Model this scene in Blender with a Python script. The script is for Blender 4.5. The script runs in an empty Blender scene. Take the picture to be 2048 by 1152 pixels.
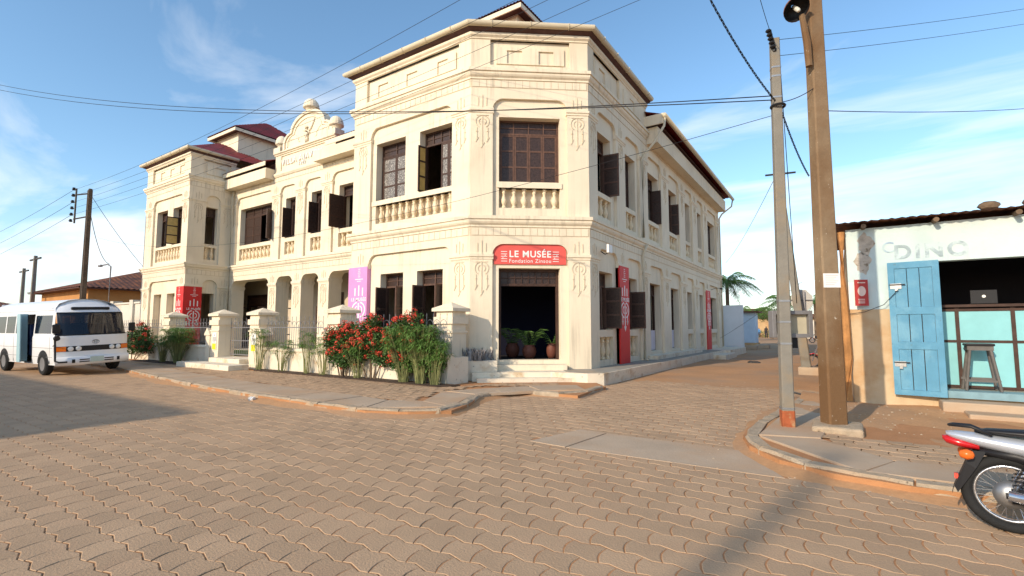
import bpy, bmesh, math, random
from mathutils import Vector, Matrix
R = math.radians
random.seed(7)
sc = bpy.context.scene
COL = sc.collection
# ---------------------------------------------------------------- camera, sky, sun, exposure
cd = bpy.data.cameras.new('camera'); cam = bpy.data.objects.new('camera', cd); COL.objects.link(cam)
cd.sensor_width = 36.0; cd.lens = 984.0/2048.0*36.0; cd.clip_start = .05; cd.clip_end = 3000
cam.location = (0, 0, 1.6)
cam.rotation_euler = (R(90)+math.atan(80/984.0), 0, R(33.5))
sc.camera = cam
SUN_EL = 24.0
SD = Vector((-.196, -.981, math.tan(R(SUN_EL)))).normalized()      # towards the sun
w = bpy.data.worlds.new('World'); sc.world = w; w.use_nodes = True
nt = w.node_tree; N = nt.nodes; L = nt.links
bg = N['Background']
sky = N.new('ShaderNodeTexSky'); sky.sky_type = 'NISHITA'; sky.sun_disc = False
sky.sun_elevation = R(SUN_EL); sky.sun_rotation = math.atan2(SD.x, SD.y)
sky.air_density = 1.0; sky.dust_density = .6; sky.ozone_density = 2.6
# thin cirrus, laid out on a flat layer high above the ground
tc = N.new('ShaderNodeTexCoord'); sep = N.new('ShaderNodeSeparateXYZ'); L.new(tc.outputs['Generated'], sep.inputs[0])
mx = N.new('ShaderNodeMath'); mx.operation = 'MAXIMUM'; mx.inputs[1].default_value = .035; L.new(sep.outputs['Z'], mx.inputs[0])
ad = N.new('ShaderNodeMath'); ad.operation = 'ADD'; ad.inputs[1].default_value = .12; L.new(mx.outputs[0], ad.inputs[0])
dv = N.new('ShaderNodeVectorMath'); dv.operation = 'DIVIDE'; L.new(tc.outputs['Generated'], dv.inputs[0])
cmb = N.new('ShaderNodeCombineXYZ'); L.new(ad.outputs[0], cmb.inputs[0]); L.new(ad.outputs[0], cmb.inputs[1]); cmb.inputs[2].default_value = 1
L.new(cmb.outputs[0], dv.inputs[1])
mp = N.new('ShaderNodeMapping'); mp.inputs['Rotation'].default_value = (0, 0, R(24)); mp.inputs['Scale'].default_value = (.8, 1.7, 1); mp.inputs['Location'].default_value = (5.7, 2.9, 0)
L.new(dv.outputs[0], mp.inputs[0])
n1 = N.new('ShaderNodeTexNoise'); n1.inputs['Scale'].default_value = .85; n1.inputs['Detail'].default_value = 9; n1.inputs['Roughness'].default_value = .56; n1.inputs['Distortion'].default_value = .5
L.new(mp.outputs[0], n1.inputs['Vector'])
rp = N.new('ShaderNodeValToRGB'); rp.color_ramp.elements[0].position = .50; rp.color_ramp.elements[1].position = .78
rp.color_ramp.elements[1].color = (.85, .85, .85, 1)
lowc = N.new('ShaderNodeMapRange'); lowc.inputs['From Min'].default_value = .06; lowc.inputs['From Max'].default_value = .5; lowc.inputs['To Min'].default_value = .135; lowc.inputs['To Max'].default_value = -.06
L.new(sep.outputs['Z'], lowc.inputs['Value'])
nadd = N.new('ShaderNodeMath'); nadd.operation = 'ADD'; L.new(n1.outputs['Fac'], nadd.inputs[0]); L.new(lowc.outputs[0], nadd.inputs[1])
L.new(nadd.outputs[0], rp.inputs[0])
mixc = N.new('ShaderNodeMixRGB'); mixc.inputs[2].default_value = (7.4, 7.45, 7.5, 1)
L.new(rp.outputs[0], mixc.inputs[0])
hs = N.new('ShaderNodeHueSaturation'); hs.inputs['Hue'].default_value = .492; hs.inputs['Saturation'].default_value = 1.04; hs.inputs['Value'].default_value = 1.42; L.new(sky.outputs[0], hs.inputs['Color'])
L.new(hs.outputs[0], mixc.inputs[1]); L.new(mixc.outputs[0], bg.inputs['Color'])
bg.inputs['Strength'].default_value = .14
sl = bpy.data.lights.new('sun', 'SUN'); sl.energy = 3.5; sl.angle = R(.7); sl.color = (1, .84, .64)
so = bpy.data.objects.new('sun', sl); COL.objects.link(so); so.location = (-10, -40, 30)
so.rotation_euler = SD.to_track_quat('Z', 'Y').to_euler()
sc.view_settings.view_transform = 'Standard'; sc.view_settings.look = 'None'
sc.view_settings.exposure = .32; sc.view_settings.gamma = 1

# ---------------------------------------------------------------- helpers
class MB:
    def __init__(s): s.v = []; s.f = []
    def add(s, vs, fs):
        b = len(s.v); s.v += [tuple(v) for v in vs]; s.f += [tuple(b+i for i in f) for f in fs]
    def box(s, x0, x1, y0, y1, z0, z1):
        s.add([(x0,y0,z0),(x1,y0,z0),(x1,y1,z0),(x0,y1,z0),(x0,y0,z1),(x1,y0,z1),(x1,y1,z1),(x0,y1,z1)],
              [(0,3,2,1),(4,5,6,7),(0,1,5,4),(1,2,6,5),(2,3,7,6),(3,0,4,7)])
        return s
    def fbox(s, F, u0, u1, d0, d1, z0, z1):
        p = F.p
        s.add([p(u0,d1,z0),p(u1,d1,z0),p(u1,d0,z0),p(u0,d0,z0),p(u0,d1,z1),p(u1,d1,z1),p(u1,d0,z1),p(u0,d0,z1)],
              [(0,3,2,1),(4,5,6,7),(0,1,5,4),(1,2,6,5),(2,3,7,6),(3,0,4,7)])
        return s
    def fprism(s, F, pts, d0, d1):          # polygon (u,z) counter-clockwise seen from outside
        n = len(pts)
        s.add([F.p(u,d1,z) for u,z in pts]+[F.p(u,d0,z) for u,z in pts],
              [tuple(range(n)), tuple(range(2*n-1,n-1,-1))]+[(i,i+n,(i+1)%n+n,(i+1)%n) for i in range(n)])
        return s
    def prism(s, pts, z0, z1):              # polygon (x,y)
        n = len(pts)
        s.add([(x,y,z0) for x,y in pts]+[(x,y,z1) for x,y in pts],
              [tuple(range(n-1,-1,-1)), tuple(range(n,2*n))]+[(i,(i+1)%n,(i+1)%n+n,i+n) for i in range(n)])
        return s
    def profile(s, F, u0, u1, pr):          # (d,z) profile extruded along u, ends mitred by the face
        n = len(pr)
        s.add([F.p(u0,d,z) for d,z in pr]+[F.p(u1,d,z) for d,z in pr],
              [(i,(i+1)%n,(i+1)%n+n,i+n) for i in range(n)]+[tuple(range(n-1,-1,-1)), tuple(range(n,2*n))])
        return s
    def tube(s, pts, r, seg=6, cap=True):
        pts = [Vector(p) for p in pts]; n = len(pts); rs = r if isinstance(r,(list,tuple)) else [r]*n
        rings = []
        up = Vector((0,0,1))
        for i,p in enumerate(pts):
            t = (pts[min(i+1,n-1)]-pts[max(i-1,0)])
            t = t.normalized() if t.length > 1e-9 else Vector((0,0,1))
            a = t.cross(up)
            if a.length < 1e-3: a = t.cross(Vector((1,0,0)))
            a.normalize(); b = t.cross(a)
            rings.append([p+(a*math.cos(2*math.pi*k/seg)+b*math.sin(2*math.pi*k/seg))*rs[i] for k in range(seg)])
        vs = [v for rg in rings for v in rg]; fs = []
        for i in range(n-1):
            for k in range(seg):
                k2 = (k+1)%seg; fs.append((i*seg+k,i*seg+k2,(i+1)*seg+k2,(i+1)*seg+k))
        if cap: fs += [tuple(range(seg)), tuple(range((n-1)*seg+seg-1,(n-1)*seg-1,-1))]
        s.add(vs, fs); return s
    def lathe(s, prof, c=(0,0,0), seg=12, cap=True):  # (r,z)
        n = len(prof); vs = [(c[0]+r*math.cos(2*math.pi*k/seg), c[1]+r*math.sin(2*math.pi*k/seg), c[2]+z) for r,z in prof for k in range(seg)]
        fs = [(i*seg+k,i*seg+(k+1)%seg,(i+1)*seg+(k+1)%seg,(i+1)*seg+k) for i in range(n-1) for k in range(seg)]
        if cap: fs += [tuple(range(seg-1,-1,-1)), tuple(range((n-1)*seg,n*seg))]
        s.add(vs, fs); return s
    def torus(s, M, R0, r, seg=32, rs=8, sx=1.0):
        vs = []; fs = []
        for i in range(seg):
            a = 2*math.pi*i/seg
            for k in range(rs):
                b = 2*math.pi*k/rs; q = R0+r*math.cos(b)
                vs.append(M @ Vector((q*math.cos(a), r*sx*math.sin(b), q*math.sin(a))))
        for i in range(seg):
            for k in range(rs):
                fs.append((i*rs+k, i*rs+(k+1)%rs, ((i+1)%seg)*rs+(k+1)%rs, ((i+1)%seg)*rs+k))
        s.add(vs, fs); return s
    def xform(s, M):
        s.v = [tuple(M @ Vector(v)) for v in s.v]; return s

class Face:
    def __init__(s, O, T, Ln=None, mL=0, mR=0):
        s.O = Vector(O); s.T = Vector(T).normalized(); s.N = Vector((s.T.y, -s.T.x)); s.L = Ln; s.mL = mL; s.mR = mR
        s.ang = math.atan2(s.T.y, s.T.x)
    def p(s, u, d, z):
        if s.L is not None:
            if abs(u) < 1e-6: u -= s.mL*d
            elif abs(u-s.L) < 1e-6: u += s.mR*d
        q = s.O+s.T*u+s.N*d
        return (q.x, q.y, z)

ORG = {}
def empty(name, loc, rz=0, label=None, cat=None, group=None):
    o = bpy.data.objects.new(name, None); COL.objects.link(o); o.location = loc; o.rotation_euler = (0,0,rz); o.empty_display_size = .2
    ORG[o.name] = Vector(loc)
    if label: tag(o, label, cat, group)
    return o
def tag(o, label=None, cat=None, group=None, kind=None):
    if label: o['label'] = label
    if cat: o['category'] = cat
    if group: o['group'] = group
    if kind: o['kind'] = kind
    return o
def fixn(me):
    bm = bmesh.new(); bm.from_mesh(me); bmesh.ops.recalc_face_normals(bm, faces=bm.faces); bm.to_mesh(me); bm.free()
def obj(name, mb, mat, parent=None, smooth=False, local=False, bevel=0, norm=True):
    """link a builder's mesh as one object; world coordinates unless local"""
    vs = mb.v
    if local or not vs: org = Vector((0,0,0))
    elif parent is not None: org = ORG[parent.name]
    else:
        xs = [v[0] for v in vs]; ys = [v[1] for v in vs]; zs = [v[2] for v in vs]
        org = Vector(((min(xs)+max(xs))/2, (min(ys)+max(ys))/2, min(zs)))
    me = bpy.data.meshes.new(name)
    me.from_pydata([(v[0]-org.x, v[1]-org.y, v[2]-org.z) for v in vs], [], mb.f)
    if norm: fixn(me)
    if mat: me.materials.append(mat)
    if smooth:
        for p in me.polygons: p.use_smooth = True
    o = bpy.data.objects.new(name, me); COL.objects.link(o)
    if parent is not None: o.parent = parent; ORG[o.name] = ORG[parent.name].copy() if not local else Vector((0,0,0))
    else:
        ORG[o.name] = org.copy()
        o.location = org
    if bevel:
        b = o.modifiers.new('bevel', 'BEVEL'); b.width = bevel; b.segments = 2; b.limit_method = 'ANGLE'; b.angle_limit = R(40)
    return o
def inst(name, me, parent, loc, rz=0, rot=None, scale=None):
    """another object on shared mesh data; loc in the world (or in the parent's frame when the parent has no ORG)"""
    o = bpy.data.objects.new(name, me); COL.objects.link(o)
    if parent is not None: o.parent = parent; o.location = Vector(loc)-ORG[parent.name]
    else: o.location = loc
    o.rotation_euler = rot if rot else (0,0,rz)
    if scale: o.scale = scale
    ORG[o.name] = Vector(loc)
    return o
def struct(o): o['kind'] = 'structure'; return o
def text(s, size, loc, rot, mat, parent, name='lettering', ext=.004, align='CENTER', spacing=1.0, bold=0, sx=1.0):
    c = bpy.data.curves.new(name, 'FONT'); c.body = s; c.size = size; c.extrude = ext; c.align_x = align; c.space_character = spacing; c.offset = bold
    c.materials.append(mat)
    t = bpy.data.objects.new(name, c); COL.objects.link(t); bpy.context.view_layer.update()
    me = bpy.data.meshes.new_from_object(t.evaluated_get(bpy.context.evaluated_depsgraph_get())); bpy.data.objects.remove(t); bpy.data.curves.remove(c)
    o = bpy.data.objects.new(name, me); COL.objects.link(o)
    if parent is not None: o.parent = parent; o.location = Vector(loc)-ORG[parent.name]
    else: o.location = loc
    o.rotation_euler = rot; o.scale = (sx,1,1)
    return o

def M(name, c, rough=.8, var=.12, scale=2.0, bump=0.0, bscale=30.0, metal=0.0, c2=None, s2=1.0, lo=.5, hi=.65, island=0.0, spec=.3, fine=0.0, c3=None, s3=6.0, lo3=.6, hi3=.7, objrand=0.0, streak=0.0):
    m = bpy.data.materials.new(name); m.use_nodes = True; t = m.node_tree; n = t.nodes; l = t.links; b = n['Principled BSDF']
    b.inputs['Roughness'].default_value = rough; b.inputs['Metallic'].default_value = metal
    b.inputs['Specular IOR Level'].default_value = spec
    g = n.new('ShaderNodeNewGeometry')
    def noise(scl, det=6):
        k = n.new('ShaderNodeTexNoise'); k.inputs['Scale'].default_value = scl; k.inputs['Detail'].default_value = det; k.inputs['Roughness'].default_value = .6
        l.new(g.outputs['Position'], k.inputs['Vector']); return k.outputs['Fac']
    def mixrgb(mode, fac, a, bb):
        x = n.new('ShaderNodeMixRGB'); x.blend_type = mode
        for i, q in ((0, fac), (1, a), (2, bb)):
            if hasattr(q, 'links') or hasattr(q, 'is_linked'): l.new(q, x.inputs[i])
            else: x.inputs[i].default_value = q if i == 0 else (*q, 1)
        return x.outputs[0]
    def ramp(src, lo_, hi_):
        r = n.new('ShaderNodeMapRange'); r.inputs['From Min'].default_value = lo_; r.inputs['From Max'].default_value = hi_; l.new(src, r.inputs['Value']); return r.outputs[0]
    col = None
    v = ramp(noise(scale), .3, .7)
    dark = tuple(max(0, x*(1-var)) for x in c); lite = tuple(min(1, x*(1+var)) for x in c)
    col = mixrgb('MIX', v, dark, lite)
    if c2: col = mixrgb('MIX', ramp(noise(s2, 8), lo, hi), col, c2)
    if c3: col = mixrgb('MIX', ramp(noise(s3, 10), lo3, hi3), col, c3)
    if streak:
        mpp = n.new('ShaderNodeMapping'); mpp.inputs['Scale'].default_value = (7, 7, .35); l.new(g.outputs['Position'], mpp.inputs[0])
        k = n.new('ShaderNodeTexNoise'); k.inputs['Scale'].default_value = 1; k.inputs['Detail'].default_value = 8; k.inputs['Roughness'].default_value = .65; l.new(mpp.outputs[0], k.inputs['Vector'])
        big = ramp(noise(.45, 3), .42, .62)
        mm = n.new('ShaderNodeMath'); mm.operation = 'MULTIPLY'; l.new(ramp(k.outputs['Fac'], .50, .75), mm.inputs[0]); l.new(big, mm.inputs[1])
        m2 = n.new('ShaderNodeMath'); m2.operation = 'MULTIPLY'; m2.inputs[1].default_value = streak; l.new(mm.outputs[0], m2.inputs[0])
        col = mixrgb('MIX', m2.outputs[0], col, tuple(x*.55 for x in c))
    if fine:
        col = mixrgb('MULTIPLY', fine, col, mixrgb('MIX', ramp(noise(bscale*2.2, 3), .35, .65), (.45,.45,.45), (1,1,1)))
    if island:
        rr = n.new('ShaderNodeMapRange'); rr.inputs['To Min'].default_value = 1-island; rr.inputs['To Max'].default_value = 1+island
        l.new(g.outputs['Random Per Island'], rr.inputs['Value'])
        hv = n.new('ShaderNodeHueSaturation'); l.new(col, hv.inputs['Color']); l.new(rr.outputs[0], hv.inputs['Value']); col = hv.outputs[0]
    if objrand:
        oi = n.new('ShaderNodeObjectInfo')
        rr = n.new('ShaderNodeMapRange'); rr.inputs['To Min'].default_value = 1-objrand; rr.inputs['To Max'].default_value = 1+objrand
        l.new(oi.outputs['Random'], rr.inputs['Value'])
        hv = n.new('ShaderNodeHueSaturation'); l.new(col, hv.inputs['Color']); l.new(rr.outputs[0], hv.inputs['Value']); col = hv.outputs[0]
    l.new(col, b.inputs['Base Color'])
    if bump:
        bp = n.new('ShaderNodeBump'); bp.inputs['Strength'].default_value = bump; bp.inputs['Distance'].default_value = .02
        l.new(noise(bscale, 5), bp.inputs['Height']); l.new(bp.outputs[0], b.inputs['Normal'])
    return m
def emis(name, c, s):
    m = bpy.data.materials.new(name); m.use_nodes = True; b = m.node_tree.nodes['Principled BSDF']
    b.inputs['Base Color'].default_value = (*c,1); b.inputs['Emission Color'].default_value = (*c,1); b.inputs['Emission Strength'].default_value = s
    return m
def glass(name, c, alpha=.5, rough=.05):
    m = bpy.data.materials.new(name); m.use_nodes = True; b = m.node_tree.nodes['Principled BSDF']
    b.inputs['Base Color'].default_value = (*c,1); b.inputs['Roughness'].default_value = rough; b.inputs['Alpha'].default_value = alpha
    return m

MAT = {}
MAT['plaster'] = M('cream plaster', (.775,.675,.51), .9, .06, .7, bump=.16, bscale=45, streak=.8, c2=(.69,.585,.43), s2=.55, lo=.52, hi=.75)
MAT['trim'] = M('cream plaster trim', (.775,.675,.51), .9, .05, 1.3, bump=.16, bscale=45, streak=.95, c2=(.66,.54,.385), s2=2.2, lo=.58, hi=.8)
MAT['baluster'] = M('ochre plaster', (.77,.63,.43), .85, .05, 2, bump=.05, bscale=60)
MAT['base'] = M('worn white plinth', (.74,.66,.52), .9, .08, 1.5, bump=.3, bscale=18, c2=(.55,.40,.24), s2=2.4, lo=.53, hi=.7, c3=(.25,.21,.17), s3=9, lo3=.63, hi3=.72)
MAT['floorcem'] = M('grey cement', (.30,.275,.23), .85, .15, 1.6, bump=.2, bscale=25, c2=(.42,.33,.23), s2=1.1, lo=.5, hi=.7)
MAT['wood'] = M('dark brown shutter wood', (.058,.029,.020), .55, .3, 7, bump=.15, bscale=70)
MAT['wood2'] = M('weathered brown shutter wood', (.11,.058,.04), .6, .3, 9, bump=.2, bscale=70)
MAT['pane'] = M('brown shutter panel', (.05,.03,.024), .35, .4, 18, bump=.1, bscale=60)
MAT['lace'] = M('patterned glass', (.16,.145,.13), .25, .6, 30, c2=(.40,.37,.33), s2=22, lo=.5, hi=.62)
MAT['amber'] = M('amber glass', (.62,.40,.12), .3, .15, 6)
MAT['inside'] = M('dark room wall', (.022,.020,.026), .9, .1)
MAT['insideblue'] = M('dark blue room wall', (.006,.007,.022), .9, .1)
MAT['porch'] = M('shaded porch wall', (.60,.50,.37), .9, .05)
MAT['roof'] = M('maroon corrugated iron', (.20,.028,.026), .55, .25, 2.5, c2=(.13,.03,.025), s2=1.2, lo=.5, hi=.7, metal=.0, spec=.4)
MAT['rust'] = M('rusty corrugated iron', (.13,.055,.034), .8, .35, 2.5, c2=(.24,.09,.04), s2=1.4, lo=.48, hi=.62, bump=.1, bscale=20)
MAT['gutter'] = M('cream gutter', (.60,.52,.37), .5, .06, 2)
MAT['soffit'] = M('brown eave boards', (.10,.05,.042), .8, .2, 4)
MAT['red'] = M('red banner cloth', (.62,.030,.028), .6, .05, 3)
MAT['redsign'] = M('coral red sign', (.68,.105,.085), .6, .04, 3)
MAT['pink'] = M('magenta banner cloth', (.70,.28,.56), .6, .05, 3)
MAT['white'] = M('white paint', (.82,.80,.76), .6, .03, 3)
MAT['sand'] = M('orange sand', (.49,.27,.13), .95, .14, .5, bump=.35, bscale=9, c2=(.40,.26,.16), s2=.35, lo=.45, hi=.65, fine=.25)
MAT['joint'] = M('sand in the joints', (.42,.205,.092), .95, .2, 1.2, bump=.5, bscale=22)
MAT['paver'] = M('worn concrete paver', (.475,.318,.192), .88, .12, 1.1, bump=.35, bscale=55, c2=(.47,.31,.185), s2=.55, lo=.46, hi=.72, island=.09, fine=.3, c3=(.49,.315,.19), s3=3.0, lo3=.50, hi3=.80)
MAT['paverone'] = M('worn concrete paver near', (.475,.318,.192), .88, .12, 1.1, bump=.35, bscale=55, c2=(.47,.31,.185), s2=.55, lo=.46, hi=.72, objrand=.09, fine=.3, c3=(.49,.315,.19), s3=3.0, lo3=.50, hi3=.80)
MAT['slab'] = M('concrete slab', (.44,.335,.235), .9, .12, 1.2, bump=.3, bscale=28, c2=(.46,.30,.18), s2=.8, lo=.45, hi=.7, island=.07)
MAT['kerb'] = M('rough kerb', (.40,.315,.22), .95, .25, 5, bump=.9, bscale=20, c2=(.42,.28,.165), s2=2.5, lo=.5, hi=.75, c3=(.12,.09,.06), s3=14, lo3=.6, hi3=.7)
MAT['soil'] = M('dark bed soil', (.07,.045,.030), .95, .4, 5, bump=1, bscale=20)
MAT['grass'] = M('lawn', (.07,.12,.025), .9, .3, 4, bump=.6, bscale=40)
MAT['concpole'] = M('grey concrete pole', (.21,.195,.165), .9, .12, 3, bump=.25, bscale=30, c2=(.26,.20,.13), s2=1.6, lo=.5, hi=.7)
MAT['darkpole'] = M('dark weathered concrete', (.10,.075,.055), .9, .25, 3, bump=.3, bscale=20)
MAT['rustpole'] = M('brown stained concrete pole', (.26,.19,.118), .9, .2, 2.5, bump=.35, bscale=25, c2=(.16,.088,.04), s2=.55, lo=.40, hi=.62, c3=(.42,.36,.28), s3=16, lo3=.66, hi3=.71)
MAT['steel'] = M('dull steel', (.35,.35,.35), .45, .1, 5, metal=.8)
MAT['iron'] = M('dark iron', (.06,.055,.05), .6, .2, 6, metal=.3)
MAT['greyiron'] = M('grey painted iron', (.22,.215,.22), .5, .1, 6, metal=.3)
MAT['cable'] = M('black cable', (.012,.012,.016), .6, .1)
MAT['leaf'] = M('green leaves', (.075,.145,.028), .6, .35, 3, island=.35)
MAT['leafdark'] = M('dark green leaves', (.05,.105,.022), .6, .35, 3, island=.35)
MAT['papyrus'] = M('papyrus green', (.13,.24,.05), .65, .3, 3, island=.3)
MAT['stalk'] = M('pale green stalk', (.22,.23,.09), .7, .25, 6, island=.25)
MAT['flower'] = M('coral red flowers', (.62,.062,.035), .6, .2, 8, island=.3)
MAT['lily'] = M('striped lilac leaves', (.30,.28,.27), .6, .3, 12, island=.45)
MAT['trunk'] = M('bark', (.16,.11,.07), .95, .25, 5, bump=.5, bscale=15)
MAT['clay'] = M('terracotta', (.42,.14,.06), .8, .15, 5)
MAT['pot'] = M('dark red clay pot', (.16,.055,.035), .6, .2, 5)
MAT['groove'] = M('painted shade of the plaster grooves', (.64,.535,.385), .95, .15, 6)  # darker plaster tone: shade of block joints and ornament lines put into the colour
# ---------------------------------------------------------------- ground, road, pavements
def in_poly(x, y, P):
    c = False; n = len(P)
    for i in range(n):
        x0,y0 = P[i]; x1,y1 = P[(i+1)%n]
        if (y0 > y) != (y1 > y) and x < (x1-x0)*(y-y0)/(y1-y0)+x0: c = not c
    return c
CY, SY = math.cos(R(33.5)), math.sin(R(33.5))
def depth_side(x, y): return -x*SY+y*CY, x*CY+y*SY
mb = MB(); mb.add([(-900,-900,-.05),(900,-900,-.05),(900,900,-.05),(-900,900,-.05)], [(0,1,2,3)])
struct(obj('ground', mb, MAT['sand']))
KL = [(-60,8.6),(-40,8.4),(-30,8.0),(-22.45,7.4),(-18.33,6.84),(-14.67,6.42),(-11.25,6.2),(-9.3,6.15),(-7.3,6.16),(-6.55,6.5),(-6.0,7.05),(-6.25,7.9),(-6.75,8.9),(-6.7,9.9),(-6.2,10.15),(-4.95,10.15),(-5.05,11.2),(-5.1,12.1)]
SL = KL+[(-6.8,14.2),(-9.6,12.4),(-34,12.4),(-60,12.4)]
KR = [(-.7,13.5),(-.85,11.6),(-1.05,9.9),(-1.22,8.35),(-1.20,7.75),(-1.03,7.11),(-.64,6.55),(-.1,6.24),(.5,6.16),(1.2,6.2),(3.0,6.3),(6,6.35),(12,6.4)]
SR = KR+[(12,12.5),(-.2,13.5)]
PLAT = [(-5.45,12.62),(-5.45,36.2),(-6.8,36.2),(-6.8,14.2),(-9.2,12.0),(-7.4,11.3)]
road = MB()
# a fine grid so that the sand bed can dip and rise a little
def bed(x, y):
    return -.0042+.0008*math.sin(x*2.1+y*1.3)+.0008*math.sin(x*.9-y*2.7)+max(0, min(.045, (y-14.0)*.0045))
gx = [-30+i*.6 for i in range(64)]; gy = [-3+i*.6 for i in range(50)]
road.add([(x,y,bed(x,y)) for y in gy for x in gx], [(j*len(gx)+i,j*len(gx)+i+1,(j+1)*len(gx)+i+1,(j+1)*len(gx)+i) for j in range(len(gy)-1) for i in range(len(gx)-1) if gy[j] < 14.3])
lane_ = MB(); lane_.add([(x,y,bed(x,y)) for y in gy for x in gx], [(j*len(gx)+i,j*len(gx)+i+1,(j+1)*len(gx)+i+1,(j+1)*len(gx)+i) for j in range(len(gy)-1) for i in range(len(gx)-1) if gy[j] >= 14.3 and gx[i] > -9])
road.add([(-90,-14,-.028),(-30,-14,-.028),(-30,9,-.028),(-90,9,-.028)], [(0,1,2,3)])
road.add([(-30,-14,-.028),(40,-14,-.028),(40,-3,-.028),(-30,-3,-.028)], [(0,1,2,3)])
road.add([(8.4,-3,-.028),(40,-3,-.028),(40,7,-.028),(8.4,7,-.028)], [(0,1,2,3)])
struct(obj('lane', lane_, MAT['sand'], smooth=True, norm=False))
roado = struct(obj('road', road, MAT['joint'], smooth=True, norm=False))
PA, PB = .268, .24
def paver_ring(gap):
    P = []
    wb = lambda x: .02*math.sin(2*math.pi*x/PA)
    wt = lambda x: PB+.02*math.sin(2*math.pi*(x-.1)/PA)
    arc = [(0,0),(-.030,.065),(-.047,.13),(-.046,.185),(-.034,.24)]
    bot = [(x, wb(x)) for x in (0,.067,.134,.201)]
    right = [(PA+a, y) for a, y in arc[:4]]
    top = [(x, wt(x)) for x in (PA-.034, PA-.034-.067, PA-.034-.134, PA-.034-.201)]
    left = list(reversed(arc))[:4]
    P = bot+right+top+left
    cx = sum(p[0] for p in P)/len(P); cy = sum(p[1] for p in P)/len(P)
    out = []
    n = len(P)
    for i in range(n):
        a = Vector(P[i-1]); b = Vector(P[i]); c = Vector(P[(i+1)%n])
        t = (c-a).normalized(); nn = Vector((-t.y, t.x))
        out.append((b.x+nn.x*gap-cx, b.y+nn.y*gap-cy))
    return out, (cx, cy)
ring0, PC = paver_ring(.005); ring1, _ = paver_ring(.0095)
def paver_mesh(mb, x, y, z, tx=0, ty=0, a=0):
    n = len(ring0); ca, sa = math.cos(a), math.sin(a)
    vs = []
    for (r, dz) in ((ring0, -.0048), (ring1, 0)):
        for px, py in r:
            qx, qy = px*ca-py*sa, px*sa+py*ca
            vs.append((x+qx, y+qy, z+dz+qx*tx+qy*ty))
    mb.add(vs, [tuple(range(n, 2*n))]+[(i,(i+1)%n,(i+1)%n+n,i+n) for i in range(n)])
one = MB(); paver_mesh(one, 0, 0, 0); one_me = bpy.data.meshes.new('paver'); one_me.from_pydata(one.v, [], one.f); one_me.materials.append(MAT['paverone'])
APRON = [(-3.75,6.05),(-3.5,7.2),(-1.05,7.18),(-1.05,7.05),(-.5,6.12)]
near = []; rest = MB(); rest_s = MB()
rnd = random.Random(3)
for k in range(-30, 80):
    y = 2.77+k*PB
    x0 = -2.18+.1*k
    i0 = int((-31-x0)/PA)
    for i in range(i0, i0+150):
        x = x0+i*PA; cx, cy = x+PC[0], y+PC[1]
        if cx > 9 or cx < -31: continue
        f, sd = depth_side(cx, cy)
        if f < .4 or abs(sd) > f*1.12+1.2: continue
        onL = in_poly(cx, cy, SL); onR = in_poly(cx, cy, SR)
        if in_poly(cx, cy, PLAT): continue
        if onL or onR: continue
        if in_poly(cx, cy, APRON): continue
        if cy > 21 or f > 30: continue
        sink = -.0006*max(0, math.sin(cx*1.3+1.7*math.sin(cy*.9))*math.sin(cy*1.7+cx*.4))
        z = sink+abs(rnd.gauss(0, .0014)); tx, ty, a = rnd.gauss(-.008,.006), rnd.gauss(0,.004), rnd.gauss(0,.012)
        if cy > 14: z -= (cy-14)*.002
        u = sd/max(f,.1)*984+1024; v = 656+1.6/f*984
        if -20 < u < 2068 and v < 1175 and len(near) < 100000: near.append((f, cx, cy, z, tx, ty, a))
        else: paver_mesh(rest, cx, cy, z, tx, ty, a)
near.sort()
for q, (f, cx, cy, z, tx, ty, a) in enumerate(near):
    if q < 300: inst('paver', one_me, roado, (cx, cy, z), rot=(ty, -tx, a))
    else: paver_mesh(rest, cx, cy, z, tx, ty, a)
tag(obj('paver_field', rest, MAT['paver'], roado, norm=False), kind='stuff')
# concrete strip across the mouth of the lane
ap = obj('concrete_strip', MB().prism([(-3.72,6.08),(-3.14,6.03),(-3.02,7.16),(-3.46,7.18)], -.02, .010), MAT['slab'], roado)
ap = obj('concrete_strip', MB().prism([(-3.12,6.03),(-.55,6.10),(-1.07,7.02),(-1.08,7.12),(-3.0,7.16)], -.02, .006), MAT['slab'], roado)

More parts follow.
